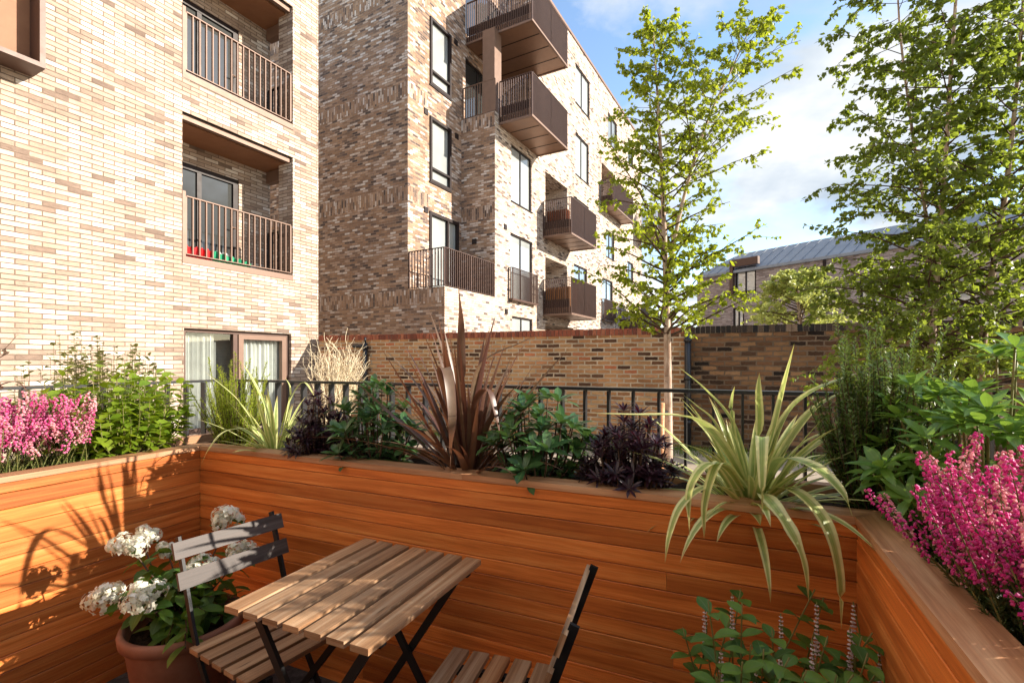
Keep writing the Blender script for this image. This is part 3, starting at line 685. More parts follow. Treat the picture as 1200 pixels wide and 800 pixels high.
def downpipe(label,u,ztop,zhop=False):
    s=FW.s_at(u,.08); t=thing('downpipe',label,'pipe',FW.P(s,.08,0))
    c=MB(); c.tube([FW.P(s,.08,0.0),FW.P(s,.08,ztop)],.05,10)
    c.build('pipe',M['black_steel'],t,True)
    c=MB()
    for z in (.4,1.1,ztop-.12): c.tube([FW.P(s,.08,z),FW.P(s,.08,z+.05)],.062,10)
    c.build('collar',M['black_steel'],t,True)
    if zhop:
        c=MB(); c.tube([FW.P(s,.08,ztop-.06),FW.P(s-.3,.08,ztop-.06)],.04,8); c.tube([FW.P(s,.08,ztop),FW.P(s,.08,ztop+.12)],.022,8); c.build('branch_pipe',M['black_steel'],t,True)
downpipe('black pipe with a side branch on the sunny end of the brick wall',428,FW.z_at(428,402),True)
downpipe('thin black pipe on the brick wall right of the slender birch',806,FW.z_at(806,392))
# grass strip at the foot of the wall
gr=MB()
for i in range(9000):
    s=random.uniform(wl0,wl1); o=random.uniform(.05,1.1)*random.uniform(.3,1)
    p=FW.P(s,o,0); h=random.uniform(.03,.11); d=V((random.gauss(0,1),random.gauss(0,1),0))*.025; x=V((random.gauss(0,1),random.gauss(0,1),0)).normalized()*.006
    a,b_,c_=gr.vert(p-x,(.3,0),random.random()),gr.vert(p+x,(.7,0),random.random()),gr.vert(p+d+V((0,0,h)),(.5,1),random.random())
    gr.face((a,b_,c_))
M['grass']=leaf_mat('grass_blade',(.07,.13,.015),(.16,.26,.03),.35,(.3,.45,.04))
tag(gr.build('grass',M['grass']),'short bright grass along the foot of the brick wall','grass',kind='stuff')

# ------------------------------------------------------------------ timber planters
NB=16; BP=PH/NB
def cladding(fr,s0,s1,par,joints):
    mb=MB()
    for k in range(NB):
        z0=k*BP; z1=z0+BP-.0022
        if k==NB-1: z1=PH-.024
        cuts=[s0]+sorted(x for x in joints[k%len(joints)] if s0+.1<x<s1-.1)+[s1]
        for a,b in zip(cuts,cuts[1:]):
            t=random.random(); a1,b1=a+.0005,b-.0005
            ch=.0018
            prof=[(-.02,z0),(-ch,z0),(0,z0+ch),(0,z1-ch),(-ch,z1),(-.02,z1)]
            off=random.uniform(-.0012,.0012)
            A_=[fr.P(a1,o+off,z) for o,z in prof]; B_=[fr.P(b1,o+off,z) for o,z in prof]
            for i in range(6):
                j=(i+1)%6
                mb.quad([A_[i],B_[i],B_[j],A_[j]],[(a1,prof[i][1]),(b1,prof[i][1]),(b1,prof[j][1]),(a1,prof[j][1])],t)
            for R_ in (A_[::-1],B_): mb.face([mb.vert(p,(0,0),t) for p in R_])
    return mb.build('cladding',M['cedar'],par)
def planter(label,fr,s0,s1,cap_s0,cap_s1,depth,joints,mitre0=0,mitre1=0,soil=(0,0),rim=(0,0)):
    t=thing('planter',label,'planter',fr.P((s0+s1)/2,0,0))
    cladding(fr,s0,s1,t,joints)
    CW=.085
    c=MB(); z0,z1=PH-.022,PH
    seg=[cap_s0,(cap_s0*.45+cap_s1*.55),cap_s1]
    # cap with mitred ends
    for a,b in zip(seg,seg[1:]):
        a0=a; b0=b; am=mitre0 if a==cap_s0 else 0; bm=mitre1 if b==cap_s1 else 0
        tt=random.random()
        pts=[(a0,.004),(b0,.004),(b0+bm*CW,-CW),(a0-am*CW,-CW)]
        up=[fr.P(s+ (.0006 if i in(0,3) else -.0006),o,z1) for i,(s,o) in enumerate(pts)]; dn=[fr.P(s+(.0006 if i in(0,3) else -.0006),o,z0) for i,(s,o) in enumerate(pts)]
        uvs=[(s,o) for s,o in pts]
        c.quad(up,uvs,tt); c.quad(dn[::-1],uvs[::-1],tt)
        for i in range(4):
            j=(i+1)%4; c.quad([dn[i],dn[j],up[j],up[i]],[(pts[i][0],0),(pts[j][0],0),(pts[j][0],.022),(pts[i][0],.022)],tt)
    c.build('cap',M['cedar_cap'],t)
    c=MB(); fbox(c,fr,rim[0],rim[1],-depth,-depth+.05,.0,PH-.012,.3); c.build('rear_board',M['cedar_cap'],t)
    # lumpy soil
    c=MB(); ns=int((soil[1]-soil[0])/.025); no=14; grid=[]
    for i in range(ns+1):
        row=[]
        for j in range(no+1):
            s=soil[0]+(soil[1]-soil[0])*i/ns; o=-.02-(depth-.03)*j/no
            row.append(c.vert(fr.P(s,o,PH-.06+random.uniform(-.012,.016)),(s,o)))
        grid.append(row)
    for i in range(ns):
        for j in range(no): c.face((grid[i][j],grid[i+1][j],grid[i+1][j+1],grid[i][j+1]))
    c.build('soil',M['soil'],t)
    return t
DEPTH=.47
FBk=Frame(K1,E1)                         # back run: s to the right, n towards us
FLf=Frame(K1-E2*3.0,E2)                  # left run: n = to the right
FRt=Frame(K1+E1*LB,-E2)                  # right run: n = to the left
jb=[(),(1.05,),(),(1.95,),(),(),(.7,),(2.3,),(),(1.5,),(),(2.28,),(),(),(2.3,),()]
planter('long orange hardwood planter across the back of the patio under the black railing',FBk,0,LB,0,LB,DEPTH,jb,1,1,(-.42,LB+.42),(-DEPTH,LB+DEPTH))
planter('sunlit orange hardwood planter along the left side with pink heather',FLf,.6,3.0,.6,3.0,DEPTH,[(),(2.0,),(),(),(1.3,)],0,1,(.6,2.99),(.6,3.0+DEPTH-.052))
planter('shaded hardwood planter on the right side with magenta heather over its cap',FRt,0,2.4,0,2.4,DEPTH,[(),(.9,),(),(),(1.4,)],1,0,(.01,2.4),(-DEPTH+.052,2.4))

# ------------------------------------------------------------------ black garden railing
RO=.56; RZ=EYE-.118
def garden_rail(label,p,q,step):
    t=thing('railing',label,'railing',p)
    d=(q-p); L=d.length; x=d.normalized(); n=V((x.y,-x.x,0)); Z=V((0,0,1))
    c=MB(); c.box(p-n*.025+Z*(RZ-.014),x*L,n*.05,Z*.014); c.build('top_rail',M['black_steel'],t,bevel=.003)
    c=MB(); c.box(p-n*.02+Z*.10,x*L,n*.04,Z*.012); c.build('bottom_rail',M['black_steel'],t)
    k=round(L/step)
    proto=None
    for i in range(k+1):
        b0=p+x*(L*i/k)
        if proto is None:
            c=MB(); c.box(b0-x*.005-n*.0195,x*.010,n*.039,Z*(RZ-.016)); proto=c.build('baluster',M['black_steel'],t); first=b0
        else:
            o=proto.copy(); COL.objects.link(o); o.location=proto.location+(b0-first)
    return t
def flat(p): return V((p.x,p.y,0))
garden_rail('black flat bar railing behind the long back planter',flat(PP(-RO+.02,RO,0)),flat(PP(3.6,RO,0)),.110)
garden_rail('black flat bar railing behind the left planter with pink heather',flat(PP(-RO,RO-.06,0)),flat(PP(-RO,-2.2,0)),.110)

# ------------------------------------------------------------------ wall added out of view behind the camera, reflecting sun onto the patio
FH=Frame(PP(4.2,-2.5,0),-E1)
home=thing('bounce_wall','unseen white wall with glazed doors, added to bounce sun onto the patio','building',FH.P(0,0,0))
w=MB(); hd=[[1.2,3.6,.02,2.2],[4.6,5.6,1.0,2.2],[1.2,2.4,3.6,5.0],[4.4,5.6,3.6,5.0]]
sheet(w,FH,-3,9,0,7.5,hd); sheet(w,Frame(FH.P(9,-3,0),-FH.d),0,12,0,7.5); w.quad([FH.P(-3,0,7.5),FH.P(9,0,7.5),FH.P(9,-3,7.5),FH.P(-3,-3,7.5)])
w.build('wall',M['bounce_white'],home)
for h in hd: window(FH,home,*h,o=-.04,fw=.07,mull=(.5,),pane='pane_dark',sill=False)

# ------------------------------------------------------------------ table and chairs
def table(a0,a1,b0,b1,z,label):
    t=thing('folding_table',label,'table',PP((a0+a1)/2,(b0+b1)/2,.012))
    n=7; gap=.019; p=(a1-a0+gap)/n
    for i in range(n):
        a=a0+p*i; c=MB(); c.box(PP(a,b0,z-.018),E2*(b1-b0),E1*(p-gap),V((0,0,.018)),random.random())
        c.build('slat',M['acacia'],t,bevel=.002)
    c=MB()
    for b in (b0+.07,b1-.07):
        c.box(PP(a0+.01,b-.012,z-.034),E1*(a1-a0-.02),E2*.024,V((0,0,.0155)))
    c.build('frame',M['chair_steel'],t)
    up=E2
    for b,off in ((b0+.07,.0),(b1-.07,.0)):
        for s in (0,1):
            aa,ab=(a0+.05,a1-.03) if s==0 else (a1-.05,a0+.03)
            bb=b+(.0075 if s else -.0075)
            c=MB(); c.bar(PP(aa,bb,z-.035),PP(ab,bb,.013),.013,.026,up if False else E2.cross(V((0,0,1)))); c.build('leg',M['chair_steel'],t)
    c=MB(); c.bar(PP(a0+.06,b0+.08,.10),PP(a0+.06,b1-.08,.10),.014,.014); c.bar(PP(a1-.06,b0+.08,.10),PP(a1-.06,b1-.08,.10),.014,.014); c.build('crossbar',M['chair_steel'],t)
    return t
table(1.143,1.662,-.685,-.095,.70,'square slatted acacia folding table on crossed black legs')
def chair(label,origin,fwd,matseat,matback):
    """fwd = facing direction; origin on the floor below the middle of the seat's back edge"""
    x=fwd.normalized(); y=V((-x.y,x.x,0)); Z=V((0,0,1))
    Pt=lambda a,b,c: origin+x*a+y*b+Z*c
    t=thing('folding_chair',label,'chair',origin+Z*.012)
    zs=.45
    for i in range(5):
        a=.0+i*.071; c=MB(); c.box(Pt(a,-.195,zs-.016),y*.39,x*.054,Z*.016,random.random()); c.build('seat_slat',M[matseat],t,bevel=.002)
    def bk(z): return -.01-(z-.45)*.36
    tilt=(x*-.36+Z).normalized(); thick=(x+Z*.36).normalized()
    for z in (.62,.715):
        c=MB(); c.box(Pt(bk(z),-.20,z)+thick*.008,y*.40,tilt*.058,thick*.014,random.random()); c.build('back_slat',M[matback],t,bevel=.002)
    for sgn in (-1,1):
        c=MB(); yy=.172*sgn
        pts=[(bk(.785),.785),(bk(.5),.5),(.02,.40),(.30,.013)]
        for (a,z),(a2,z2) in zip(pts,pts[1:]): c.bar(Pt(a,yy,z),Pt(a2,yy,z2),.010,.024,y.cross(Z) if False else x)
        c.build('upright',M['chair_steel'],t)
        c=MB(); yy=.155*sgn; c.bar(Pt(.33,yy,zs-.018),Pt(-.03,yy,.013),.010,.024,x); c.build('leg',M['chair_steel'],t)
        c=MB(); c.box(Pt(.0,.13*sgn-.01,zs-.034),x*.35,y*.02,Z*.017); c.build('seat_rail',M['chair_steel'],t)
    c=MB(); c.bar(Pt(.26,-.172,.07),Pt(.26,.172,.07),.012,.012); c.bar(Pt(.02,-.155,.09),Pt(.02,.155,.09),.012,.012); c.build('stretcher',M['chair_steel'],t)
    return t
rot=lambda v,deg: Matrix.Rotation(math.radians(deg),3,'Z')@v
chair('folding chair with two grey back slats beside the potted hydrangea',flat(PP(.855,-.39,0)),rot(E1,-8),'acacia','acacia_grey')
chair('folding chair seen edge on at the right of the slatted table',flat(PP(1.985,-.372,0)),rot(-E1,7),'acacia','acacia')

# ------------------------------------------------------------------ plant parts
def rnd(a,b): return random.uniform(a,b)
def rdir(zmin=-1,zmax=1):
    z=rnd(zmin,zmax); a=rnd(0,2*math.pi); r=math.sqrt(max(0,1-z*z)); return V((r*math.cos(a),r*math.sin(a),z))
def perp(d):
    r=V((0,0,1)) if abs(d.z)<.95 else V((1,0,0))
    return d.cross(r).normalized()
def leaf(mb,p,d,n,L,W,bend=.3,fold=.15,seg=3,t=None,shape='ovate'):
    """folded, curved leaf blade: d along, n the upper side"""
    if t is None: t=random.random()
    d=d.normalized(); side=d.cross(n)
    if side.length<1e-4: side=perp(d)
    side.normalize(); n=side.cross(d)
    rows=[]; c=V(p); dd=V(d); nn=V(n)
    for i in range(seg+1):
        f=i/seg
        if shape=='ovate': w=math.sin(math.pi*min(1,(f*.88+.06)))**.8*(1-.25*f)
        elif shape=='obov': w=math.sin(math.pi*(f**1.35*.93+.04))**.75
        elif shape=='lance': w=math.sin(math.pi*(f*.93+.05))**1.1
        else: w=1-f
        if i==seg: w=0.03
        if i==0: w=min(w,.16)
        h=w*W/2
        l=mb.vert(c-side*h+nn*fold*h,(0,f),t); m_=mb.vert(c,(.5,f),t); r=mb.vert(c+side*h+nn*fold*h,(1,f),t)
        rows.append((l,m_,r))
        a=-bend/seg
        nd=dd*math.cos(a)+nn*math.sin(a); nn=nn*math.cos(a)-dd*math.sin(a); dd=nd
        c=c+dd*(L/seg)
    for a,b in zip(rows,rows[1:]):
        mb.face((a[0],a[1],b[1],b[0])); mb.face((a[1],a[2],b[2],b[1]))
def tiny(mb,p,d,n,L,W,t=None):
    """small tree leaf: two folded triangles"""
    if t is None: t=random.random()
    side=d.cross(n)
    if side.length<1e-4: side=perp(d)
    side.normalize(); nn=side.cross(d)
    a=mb.vert(p,(.5,0),t); b=mb.vert(p+d*L*.42+side*W*.5+nn*W*.12,(1,.4),t); c=mb.vert(p+d*L,(.5,1),t); e=mb.vert(p+d*L*.42-side*W*.5+nn*W*.12,(0,.4),t)
    mb.face((a,b,c)); mb.face((a,c,e))
def catmull(pts,k=8):
    out=[]; P=[pts[0]*2-pts[1]]+list(pts)+[pts[-1]*2-pts[-2]]
    for i in range(1,len(P)-2):
        for j in range(k):
            t=j/k; a,b,c,d=P[i-1],P[i],P[i+1],P[i+2]
            out.append(.5*((2*b)+(c-a)*t+(2*a-5*b+4*c-d)*t*t+(3*b-a-3*c+d)*t**3))
    out.append(pts[-1]); return out
def strap(mb,pts,W,up=None,t=None,fold=.35,wprof=None,twist=0):
    """long strap leaf along a path"""
    if t is None: t=random.random()
    n=len(pts); rows=[]
    for i,p in enumerate(pts):
        f=i/(n-1); d=(pts[min(n-1,i+1)]-pts[max(0,i-1)]).normalized()
        s=d.cross(up if up else V((0,0,1)))
        if s.length<.05: s=perp(d)
        s.normalize(); nn=s.cross(d)
        if twist:
            a=twist*f; s,nn=s*math.cos(a)+nn*math.sin(a),nn*math.cos(a)-s*math.sin(a)
        w=W/2*(min(1,.45+f*2.2))*(1-max(0,(f-.45)/.55)**1.7)
        fl=fold*(1-.5*f)
        rows.append((mb.vert(p-s*w+nn*w*fl,(0,f),t),mb.vert(p,(.5,f),t),mb.vert(p+s*w+nn*w*fl,(1,f),t)))
    for a,b in zip(rows,rows[1:]):
        mb.face((a[0],a[1],b[1],b[0])); mb.face((a[1],a[2],b[2],b[1]))
def arc(p,az,el,L,droop,n=14,wob=.0):
    """path that leaves p at elevation el and bows over by 'droop' radians"""
    pts=[V(p)]; c=V(p)
    for i in range(n):
        f=(i+1)/n; e=el-droop*f**1.6; a=az+wob*f
        c=c+V((math.cos(a)*math.cos(e),math.sin(a)*math.cos(e),math.sin(e)))*(L/n); pts.append(V(c))
    return pts
def blob(mb,p,r,t,ax=None,squash=1.0):
    """tiny bell: octahedron"""
    d=ax or V((0,0,1)); x=perp(d); y=d.cross(x)
    a=[mb.vert(p+d*r*squash,(.5,.5),t),mb.vert(p-d*r*squash,(.5,.5),t)]+[mb.vert(p+q*r,(.5,.5),t) for q in (x,y,-x,-y)]
    for i in range(4):
        j=2+i; k=2+(i+1)%4
        mb.face((a[0],a[j],a[k])); mb.face((a[1],a[k],a[j]))
def bent(p,d,L,up=.25,n=5,jit=.12):
    pts=[V(p)]; c=V(p); dd=V(d).normalized()
    for i in range(n):
        dd=(dd+V((rnd(-jit,jit),rnd(-jit,jit),rnd(-jit,jit)))+V((0,0,up/n))).normalized(); c=c+dd*(L/n); pts.append(V(c))
    return pts
def taper(pts,r0,r1): return [r0+(r1-r0)*i/(len(pts)-1) for i in range(len(pts))]
SOILZ=PH-.06

def rosette_shrub(name,label,base,W,H,nst,nl,L,Wd,mat,shape='obov',stem='twig',bendr=(.2,.7),spread=(.1,1.0),seg=4,lower=.4,back=None,squ=1.0,dome=.45):
    """stems ending in whorls of leaves, leaves also down the stems"""
    t=thing(name,label,'shrub',base); lf=MB(); st=MB()
    for i in range(nst):
        az=i*2.4+rnd(-.3,.3); rr=math.sqrt((i+.5)/nst); hh=H*rnd(.55,1.0)*(1-dome*rr**2)
        tipp=base+V((math.cos(az)*rr*W/2,math.sin(az)*rr*W/2*squ,hh))
        b0=base+V((math.cos(az),math.sin(az),0))*rnd(0,.03)
        mid_=(b0+tipp)/2+V((math.cos(az),math.sin(az),0))*W*.08*rr-V((0,0,.02))
        pts=catmull([b0,mid_,tipp],4); st.tube(pts,taper(pts,.005,.0025),5)
        d=(pts[-1]-pts[-3]).normalized(); x=perp(d); y=d.cross(x)
        tt=random.random()
        def whorl(p,n,sc,open_):
            for k in range(n):
                a=k*2.4+rnd(-.25,.25); out=x*math.cos(a)+y*math.sin(a)
                e=open_*(.45+.75*(k/n)); dirv=(d*math.cos(e)+out*math.sin(e)).normalized()
                leaf(lf,p+out*.003,dirv,(d*math.sin(e)-out*math.cos(e))*-1 if False else (d-dirv*d.dot(dirv)),L*sc*rnd(.75,1.1),Wd*sc*rnd(.8,1.1),rnd(*bendr),.22,seg,min(1,max(0,tt*.5+random.random()*.5)),shape)
        whorl(tipp,nl,1.0,1.25)
        for q in pts[len(pts)//3:-2:2]:
            if random.random()<.85: whorl(q,max(2,int(nl*lower)),.9,1.6)
    t_=st.build('stem',M[stem],t,True); lf.build('foliage',M[mat],t,True)
    return t

def heather(name,label,base_pts,n,Hr,lean,flowers,greens,fr_frac=(.45,1.0),bell=.0042,dens=420,spr=.5,mix=.35):
    t=thing(name,label,'heather',base_pts(.5,.5)); fl=MB(); fb=MB(); gl=MB(); st=MB()
    for i in range(n):
        p=base_pts(random.random(),random.random()); H=rnd(*Hr)
        d=(V((rnd(-spr,spr),rnd(-spr,spr),1))+lean*rnd(.4,1.2)).normalized()
        pts=bent(p,d,H,.35,7,.10); st.tube(pts,taper(pts,.0022,.001),4)
        f0=rnd(fr_frac[0],fr_frac[0]+.15); seglen=H/7
        target=fl if random.random()>mix else fb
        for k in range(7):
            a,b=pts[k],pts[k+1]; dd=(b-a).normalized(); x=perp(dd); y=dd.cross(x)
            m_=int(dens*seglen)
            for q in range(m_):
                f=(k+q/m_)/7; c=a+(b-a)*(q/m_); an=rnd(0,6.283); out=x*math.cos(an)+y*math.sin(an)
                if f>f0 and f<fr_frac[1]:
                    rad=.011*(1-.6*(f-f0)/(1-f0))*rnd(.6,1.2)+.002
                    blob(target,c+out*rad,bell*rnd(.75,1.25),random.random(),(out+V((0,0,-.5))).normalized(),1.35)
                    if random.random()<.25: tiny(gl,c,(out+dd*.8).normalized(),dd,.010,.0022)
                else:
                    tiny(gl,c,(out+dd*.9).normalized(),dd,rnd(.009,.016),.003)
                    if random.random()<.5: tiny(gl,c,(out*-1+dd*.9).normalized(),dd,rnd(.009,.016),.003)
    st.build('stem',M['stem_green'],t); gl.build('foliage',M[greens],t); fl.build('flower',M[flowers],t); 
    o=fb.build('flower',M['petal_blush'],t)
    return t
def rosemary(label,base,W,H,n,mat,L=.024,lean=V((0,0,0)),squ=1.0,dens=230):
    t=thing('rosemary_bush',label,'shrub',base); lf=MB(); st=MB()
    for i in range(n):
        az=rnd(0,6.283); r=W/2*math.sqrt(random.random()); e=V((math.cos(az)*r,math.sin(az)*r*squ,0))
        hh=H*rnd(.55,1.0)*(1-.35*(2*r/W)**2)
        pts=bent(base+e*.35,(e*.8+V((0,0,hh))+lean),hh*1.02,.3,8,.08); st.tube(pts,taper(pts,.003,.001),4)
        tt=random.random()
        for k in range(8):
            a,b=pts[k],pts[k+1]; dd=(b-a).normalized(); x=perp(dd); y=dd.cross(x); m_=int(dens*(b-a).length)
            for q in range(m_):
                an=rnd(0,6.283); out=x*math.cos(an)+y*math.sin(an); c=a+(b-a)*(q/m_)
                tiny(lf,c,(out+dd*rnd(.5,1.1)).normalized(),dd,L*rnd(.6,1.1)*(1-.3*(k/8)),L*.22,min(1,tt*.4+random.random()*.6))
    st.build('stem',M['twig'],t); lf.build('foliage',M[mat],t); return t

# ------------------------------------------------------------------ plants in the planters, left to right
def on_left(a,b): # a: 0..1 along (near -> far), b across
    return FLf.P(1.2+a*1.15,-.10-.30*b,SOILZ)
def lf_pts(t0,t1): 
    return lambda a,b: PP(-.10-.30*b,-(t0+(t1-t0)*a),SOILZ)
heather('heather','pale pink heather filling the near end of the left planter',lf_pts(.42,1.25),230,(.20,.38),V((.1,-.1,0)),'petal_pink','leaf_heather',mix=.55,bell=.0046,dens=360)

def leafy_shrub(name,label,base,W,D,H,nbr,mat,L=.035,Wd=.022,stem='stem_green',ax=E1,ay=E2,seg=3,lp=14,bias=V((0,0,0)),shape='ovate',hmin=.45):
    t=thing(name,label,'shrub',base); lf=MB(); st=MB()
    for i in range(nbr):
        az=rnd(0,6.283); r=math.sqrt(random.random()); e=ax*(math.cos(az)*r*W/2)+ay*(math.sin(az)*r*D/2)
        tip=base+e+bias*rnd(.5,1)+V((0,0,H*rnd(hmin,1)*(1-.25*r*r)))
        b0=base+e*.25; mid_=(b0+tip)/2+e*.25
        pts=catmull([b0,mid_,tip],5); st.tube(pts,taper(pts,.0035,.0014),4); tt=random.random()
        n=len(pts)
        for k in range(lp):
            f=.2+.8*(k+random.random())/lp; ii=min(n-2,int(f*(n-1))); c=pts[ii]+(pts[ii+1]-pts[ii])*(f*(n-1)-ii)
            d=(pts[ii+1]-pts[ii]).normalized(); x=perp(d); y=d.cross(x); an=k*2.4+rnd(-.4,.4); out=x*math.cos(an)+y*math.sin(an)
            dr=(out+d*rnd(.3,.9)+V((0,0,rnd(-.3,.1)))).normalized()
            leaf(lf,c,dr,(V((0,0,1))+rdir()*.5),L*rnd(.7,1.15),Wd*rnd(.8,1.15),rnd(.1,.6),.2,seg,min(1,tt*.4+random.random()*.6),shape)
    st.build('stem',M[stem],t); lf.build('foliage',M[mat],t,True); return t
leafy_shrub('evergreen_shrub','glossy bright green shrub in the left planter next to the pink heather',PP(-.24,-.22,SOILZ),.62,.50,.50,110,'leaf_bright',.056,.043,ax=E2,ay=E1,bias=V((-.02,0,.02)))
leafy_shrub('variegated_shrub','cream and green variegated shrub against the cream brick wall',V(ray(110,423,3.9).to_tuple()[:2]+(0,)),1.10,.8,1.70,150,'leaf_vari',.062,.038,ax=V((1,0,0)),ay=V((0,1,0)),lp=26,hmin=.75)
rosemary('yellow green rosemary rising in front of the ground floor window',PP(a_at(278,.20),.20,SOILZ),.38,.56,95,'leaf_rosemary_sun',.025,dens=420)
def phormium(name,label,base,n,Lr,Wr,mat,elr,droop,az0=None,hero=(),seed=1,spread=.05,hw=1.0):
    t=thing(name,label,'plant',base); mb=MB()
    for i in range(n):
        az=(i*2.399+rnd(-.3,.3)) if az0 is None else rnd(*az0)
        f=(i+.5)/n
        el=elr[0]+(elr[1]-elr[0])*(1-f)**.8+rnd(-.08,.08)
        L=rnd(*Lr)
        p=base+V((math.cos(az),math.sin(az),0))*rnd(.0,spread)
        strap(mb,arc(p,az,el,L,rnd(*droop)*(1.2-el/1.7),14,rnd(-.25,.25)),rnd(*Wr),twist=rnd(-.5,.5))
    for pts,w in hero: strap(mb,catmull(pts,6),w*hw,fold=.3)
    mb.build('foliage',M[mat],t,True)
    return t
def H(*uvY): return [ray(u,v,Y) for u,v,Y in uvY]
b4=PP(a_at(322,.18),.18,SOILZ-.01)
Yb=b4.y
phormium('flax_plant','cream striped flax between the rosemary and a dark purple shrub',b4,38,(.26,.42),(.018,.028),'phormium_vari',(.35,1.4),(.3,1.3),
  hero=[(H((312,516,Yb),(296,490,Yb-.05),(272,462,Yb-.1),(238,434,Yb-.12)),.020),(H((318,516,Yb),(312,480,Yb),(296,445,Yb),(283,424,Yb)),.026),(H((315,516,Yb),(298,503,Yb-.10),(265,505,Yb-.22),(246,524,Yb-.30),(234,548,Yb-.32)),.014),(H((330,516,Yb),(338,480,Yb),(340,455,Yb),(334,442,Yb)),.022),(H((326,516,Yb),(340,470,Yb),(356,448,Yb),(372,470,Yb-.05)),.02)])
rosette_shrub('purple_shrub','dark purple leaved shrub left of the bronze flax',PP(a_at(377,.16),.16,SOILZ),.31,.33,76,15,.052,.011,'leaf_purple','lance',bendr=(.1,.6),dome=.7,lower=.6)
rosette_shrub('evergreen_shrub','leathery dark green shrub between the purple shrub and the bronze flax',PP(a_at(441,.17),.17,SOILZ),.42,.40,36,9,.085,.031,'leaf_rhodo','obov',squ=.8,dome=.65)
b7=PP(a_at(548,.17),.17,SOILZ-.01); y7=b7.y
phormium('flax_plant','tall bronze flax with upright sword leaves in the middle of the planter',b7,88,(.40,.72),(.010,.032),'phormium_bronze',(.45,1.52),(.2,1.0),spread=.06,
 hero=[(H((545,545,y7),(541,450,y7),(540,380,y7-.02),(537,333,y7-.03)),.036),(H((538,545,y7),(531,470,y7-.05),(522,420,y7-.1),(513,368,y7-.12)),.042),
  (H((556,545,y7),(556,470,y7),(566,425,y7-.02),(610,402,y7-.04),(626,394,y7-.05)),.040),(H((560,545,y7),(580,470,y7),(598,430,y7),(622,394,y7)),.036),
  (H((538,540,y7-.05),(528,480,y7-.14),(519,442,y7-.24),(521,431,y7-.29),(526,445,y7-.33),(530,490,y7-.36),(528,530,y7-.37),(527,566,y7-.37)),.042),
  (H((552,540,y7-.03),(556,480,y7-.12),(566,458,y7-.2),(575,462,y7-.22),(582,490,y7-.24),(588,520,y7-.25)),.034),
  (H((530,545,y7),(505,480,y7),(470,430,y7),(432,418,y7)),.026),(H((535,545,y7),(515,470,y7),(490,415,y7),(472,400,y7)),.022),(H((565,545,y7),(590,480,y7),(610,450,y7),(640,430,y7)),.024),
  (H((528,545,y7),(500,500,y7-.05),(478,470,y7-.08),(455,462,y7-.1)),.020),(H((560,545,y7),(568,450,y7),(578,400,y7),(585,380,y7)),.022),(H((533,545,y7),(524,440,y7),(512,390,y7+.02),(500,357,y7+.03)),.018)])
rosette_shrub('evergreen_shrub','glossy green shrub right of the bronze flax by the railing',PP(a_at(632,.16),.16,SOILZ),.40,.39,30,9,.088,.034,'leaf_rhodo','obov',squ=.8,dome=.6)
rosette_shrub('purple_shrub','dark purple leaved shrub left of the large striped flax',PP(a_at(738,.17),.17,SOILZ),.33,.32,84,16,.052,.011,'leaf_purple','lance',bendr=(.1,.6),dome=.7,lower=.6)
b10=PP(a_at(880,.15),.15,SOILZ-.01); y=b10.y
phormium('flax_plant','large yellow striped flax arching over the back planter on the right',b10,84,(.24,.46),(.020,.036),'phormium_vari',(.15,1.4),(.5,1.5),hw=1.25,
 hero=[(H((885,575,y),(905,510,y),(918,455,y),(931,402,y)),.030),(H((890,575,y),(915,500,y),(950,460,y-.02),(1025,430,y-.04)),.048),(H((892,575,y),(930,510,y),(960,475,y),(1005,452,y-.02)),.040),
  (H((895,575,y),(912,540,y-.15),(950,545,y-.28),(985,575,y-.36),(1001,610,y-.38)),.042),
  (H((878,575,y-.02),(845,520,y-.1),(810,490,y-.18),(740,486,y-.24),(690,484,y-.26)),.036),
  (H((880,575,y),(860,500,y),(830,460,y),(793,428,y)),.026),(H((872,575,y),(858,500,y),(858,470,y),(861,452,y)),.026),(H((884,575,y),(890,505,y),(889,460,y-.02),(890,436,y-.03)),.020),
  (H((870,575,y-.05),(852,550,y-.2),(828,545,y-.28),(808,575,y-.32),(808,628,y-.33)),.026),(H((875,572,y-.06),(850,545,y-.22),(838,548,y-.27),(826,590,y-.3),(825,632,y-.31)),.024),
  (H((868,575,y-.05),(830,570,y-.25),(800,590,y-.33),(785,625,y-.36),(779,660,y-.37)),.020),(H((893,575,y-.03),(893,530,y-.14),(893,512,y-.24),(893,550,y-.31),(893,612,y-.32)),.028),
  (H((890,578,y-.04),(900,585,y-.28),(925,620,y-.36),(942,660,y-.39),(948,706,y-.4)),.036),(H((898,575,y-.03),(930,575,y-.24),(965,610,y-.34),(983,670,y-.38),(986,738,y-.39)),.036),
  (H((870,575,y),(835,535,y-.05),(800,520,y-.08),(778,512,y-.1)),.020),(H((872,575,y),(840,500,y),(815,475,y),(800,462,y)),.024),(H((893,575,y),(930,530,y-.05),(960,510,y-.08),(990,508,y-.1)),.028)])
rosemary('dark green rosemary behind the back right corner of the planters',PP(a_at(1030,.22),.20,SOILZ),.40,.66,150,'leaf_rosemary',.027,squ=.7,dens=420)
rosette_shrub('evergreen_shrub','broad green shrub with long whorled leaves in the right corner',FRt.P(-.02,-.29,SOILZ),.54,.54,66,10,.084,.025,'leaf_pieris','lance',stem='stem_green',bendr=(.2,.9),seg=5,lower=.8,dome=.6)
heather('heather','bright magenta heather spilling over the cap of the right planter',lambda a,b: FRt.P(.24+.46*a,-.10-.22*b,SOILZ),260,(.16,.36),V((-.22,-.16,0)),'petal_magenta','leaf_heather',fr_frac=(.42,1.0),bell=.0030,dens=560,spr=.55,mix=.35)

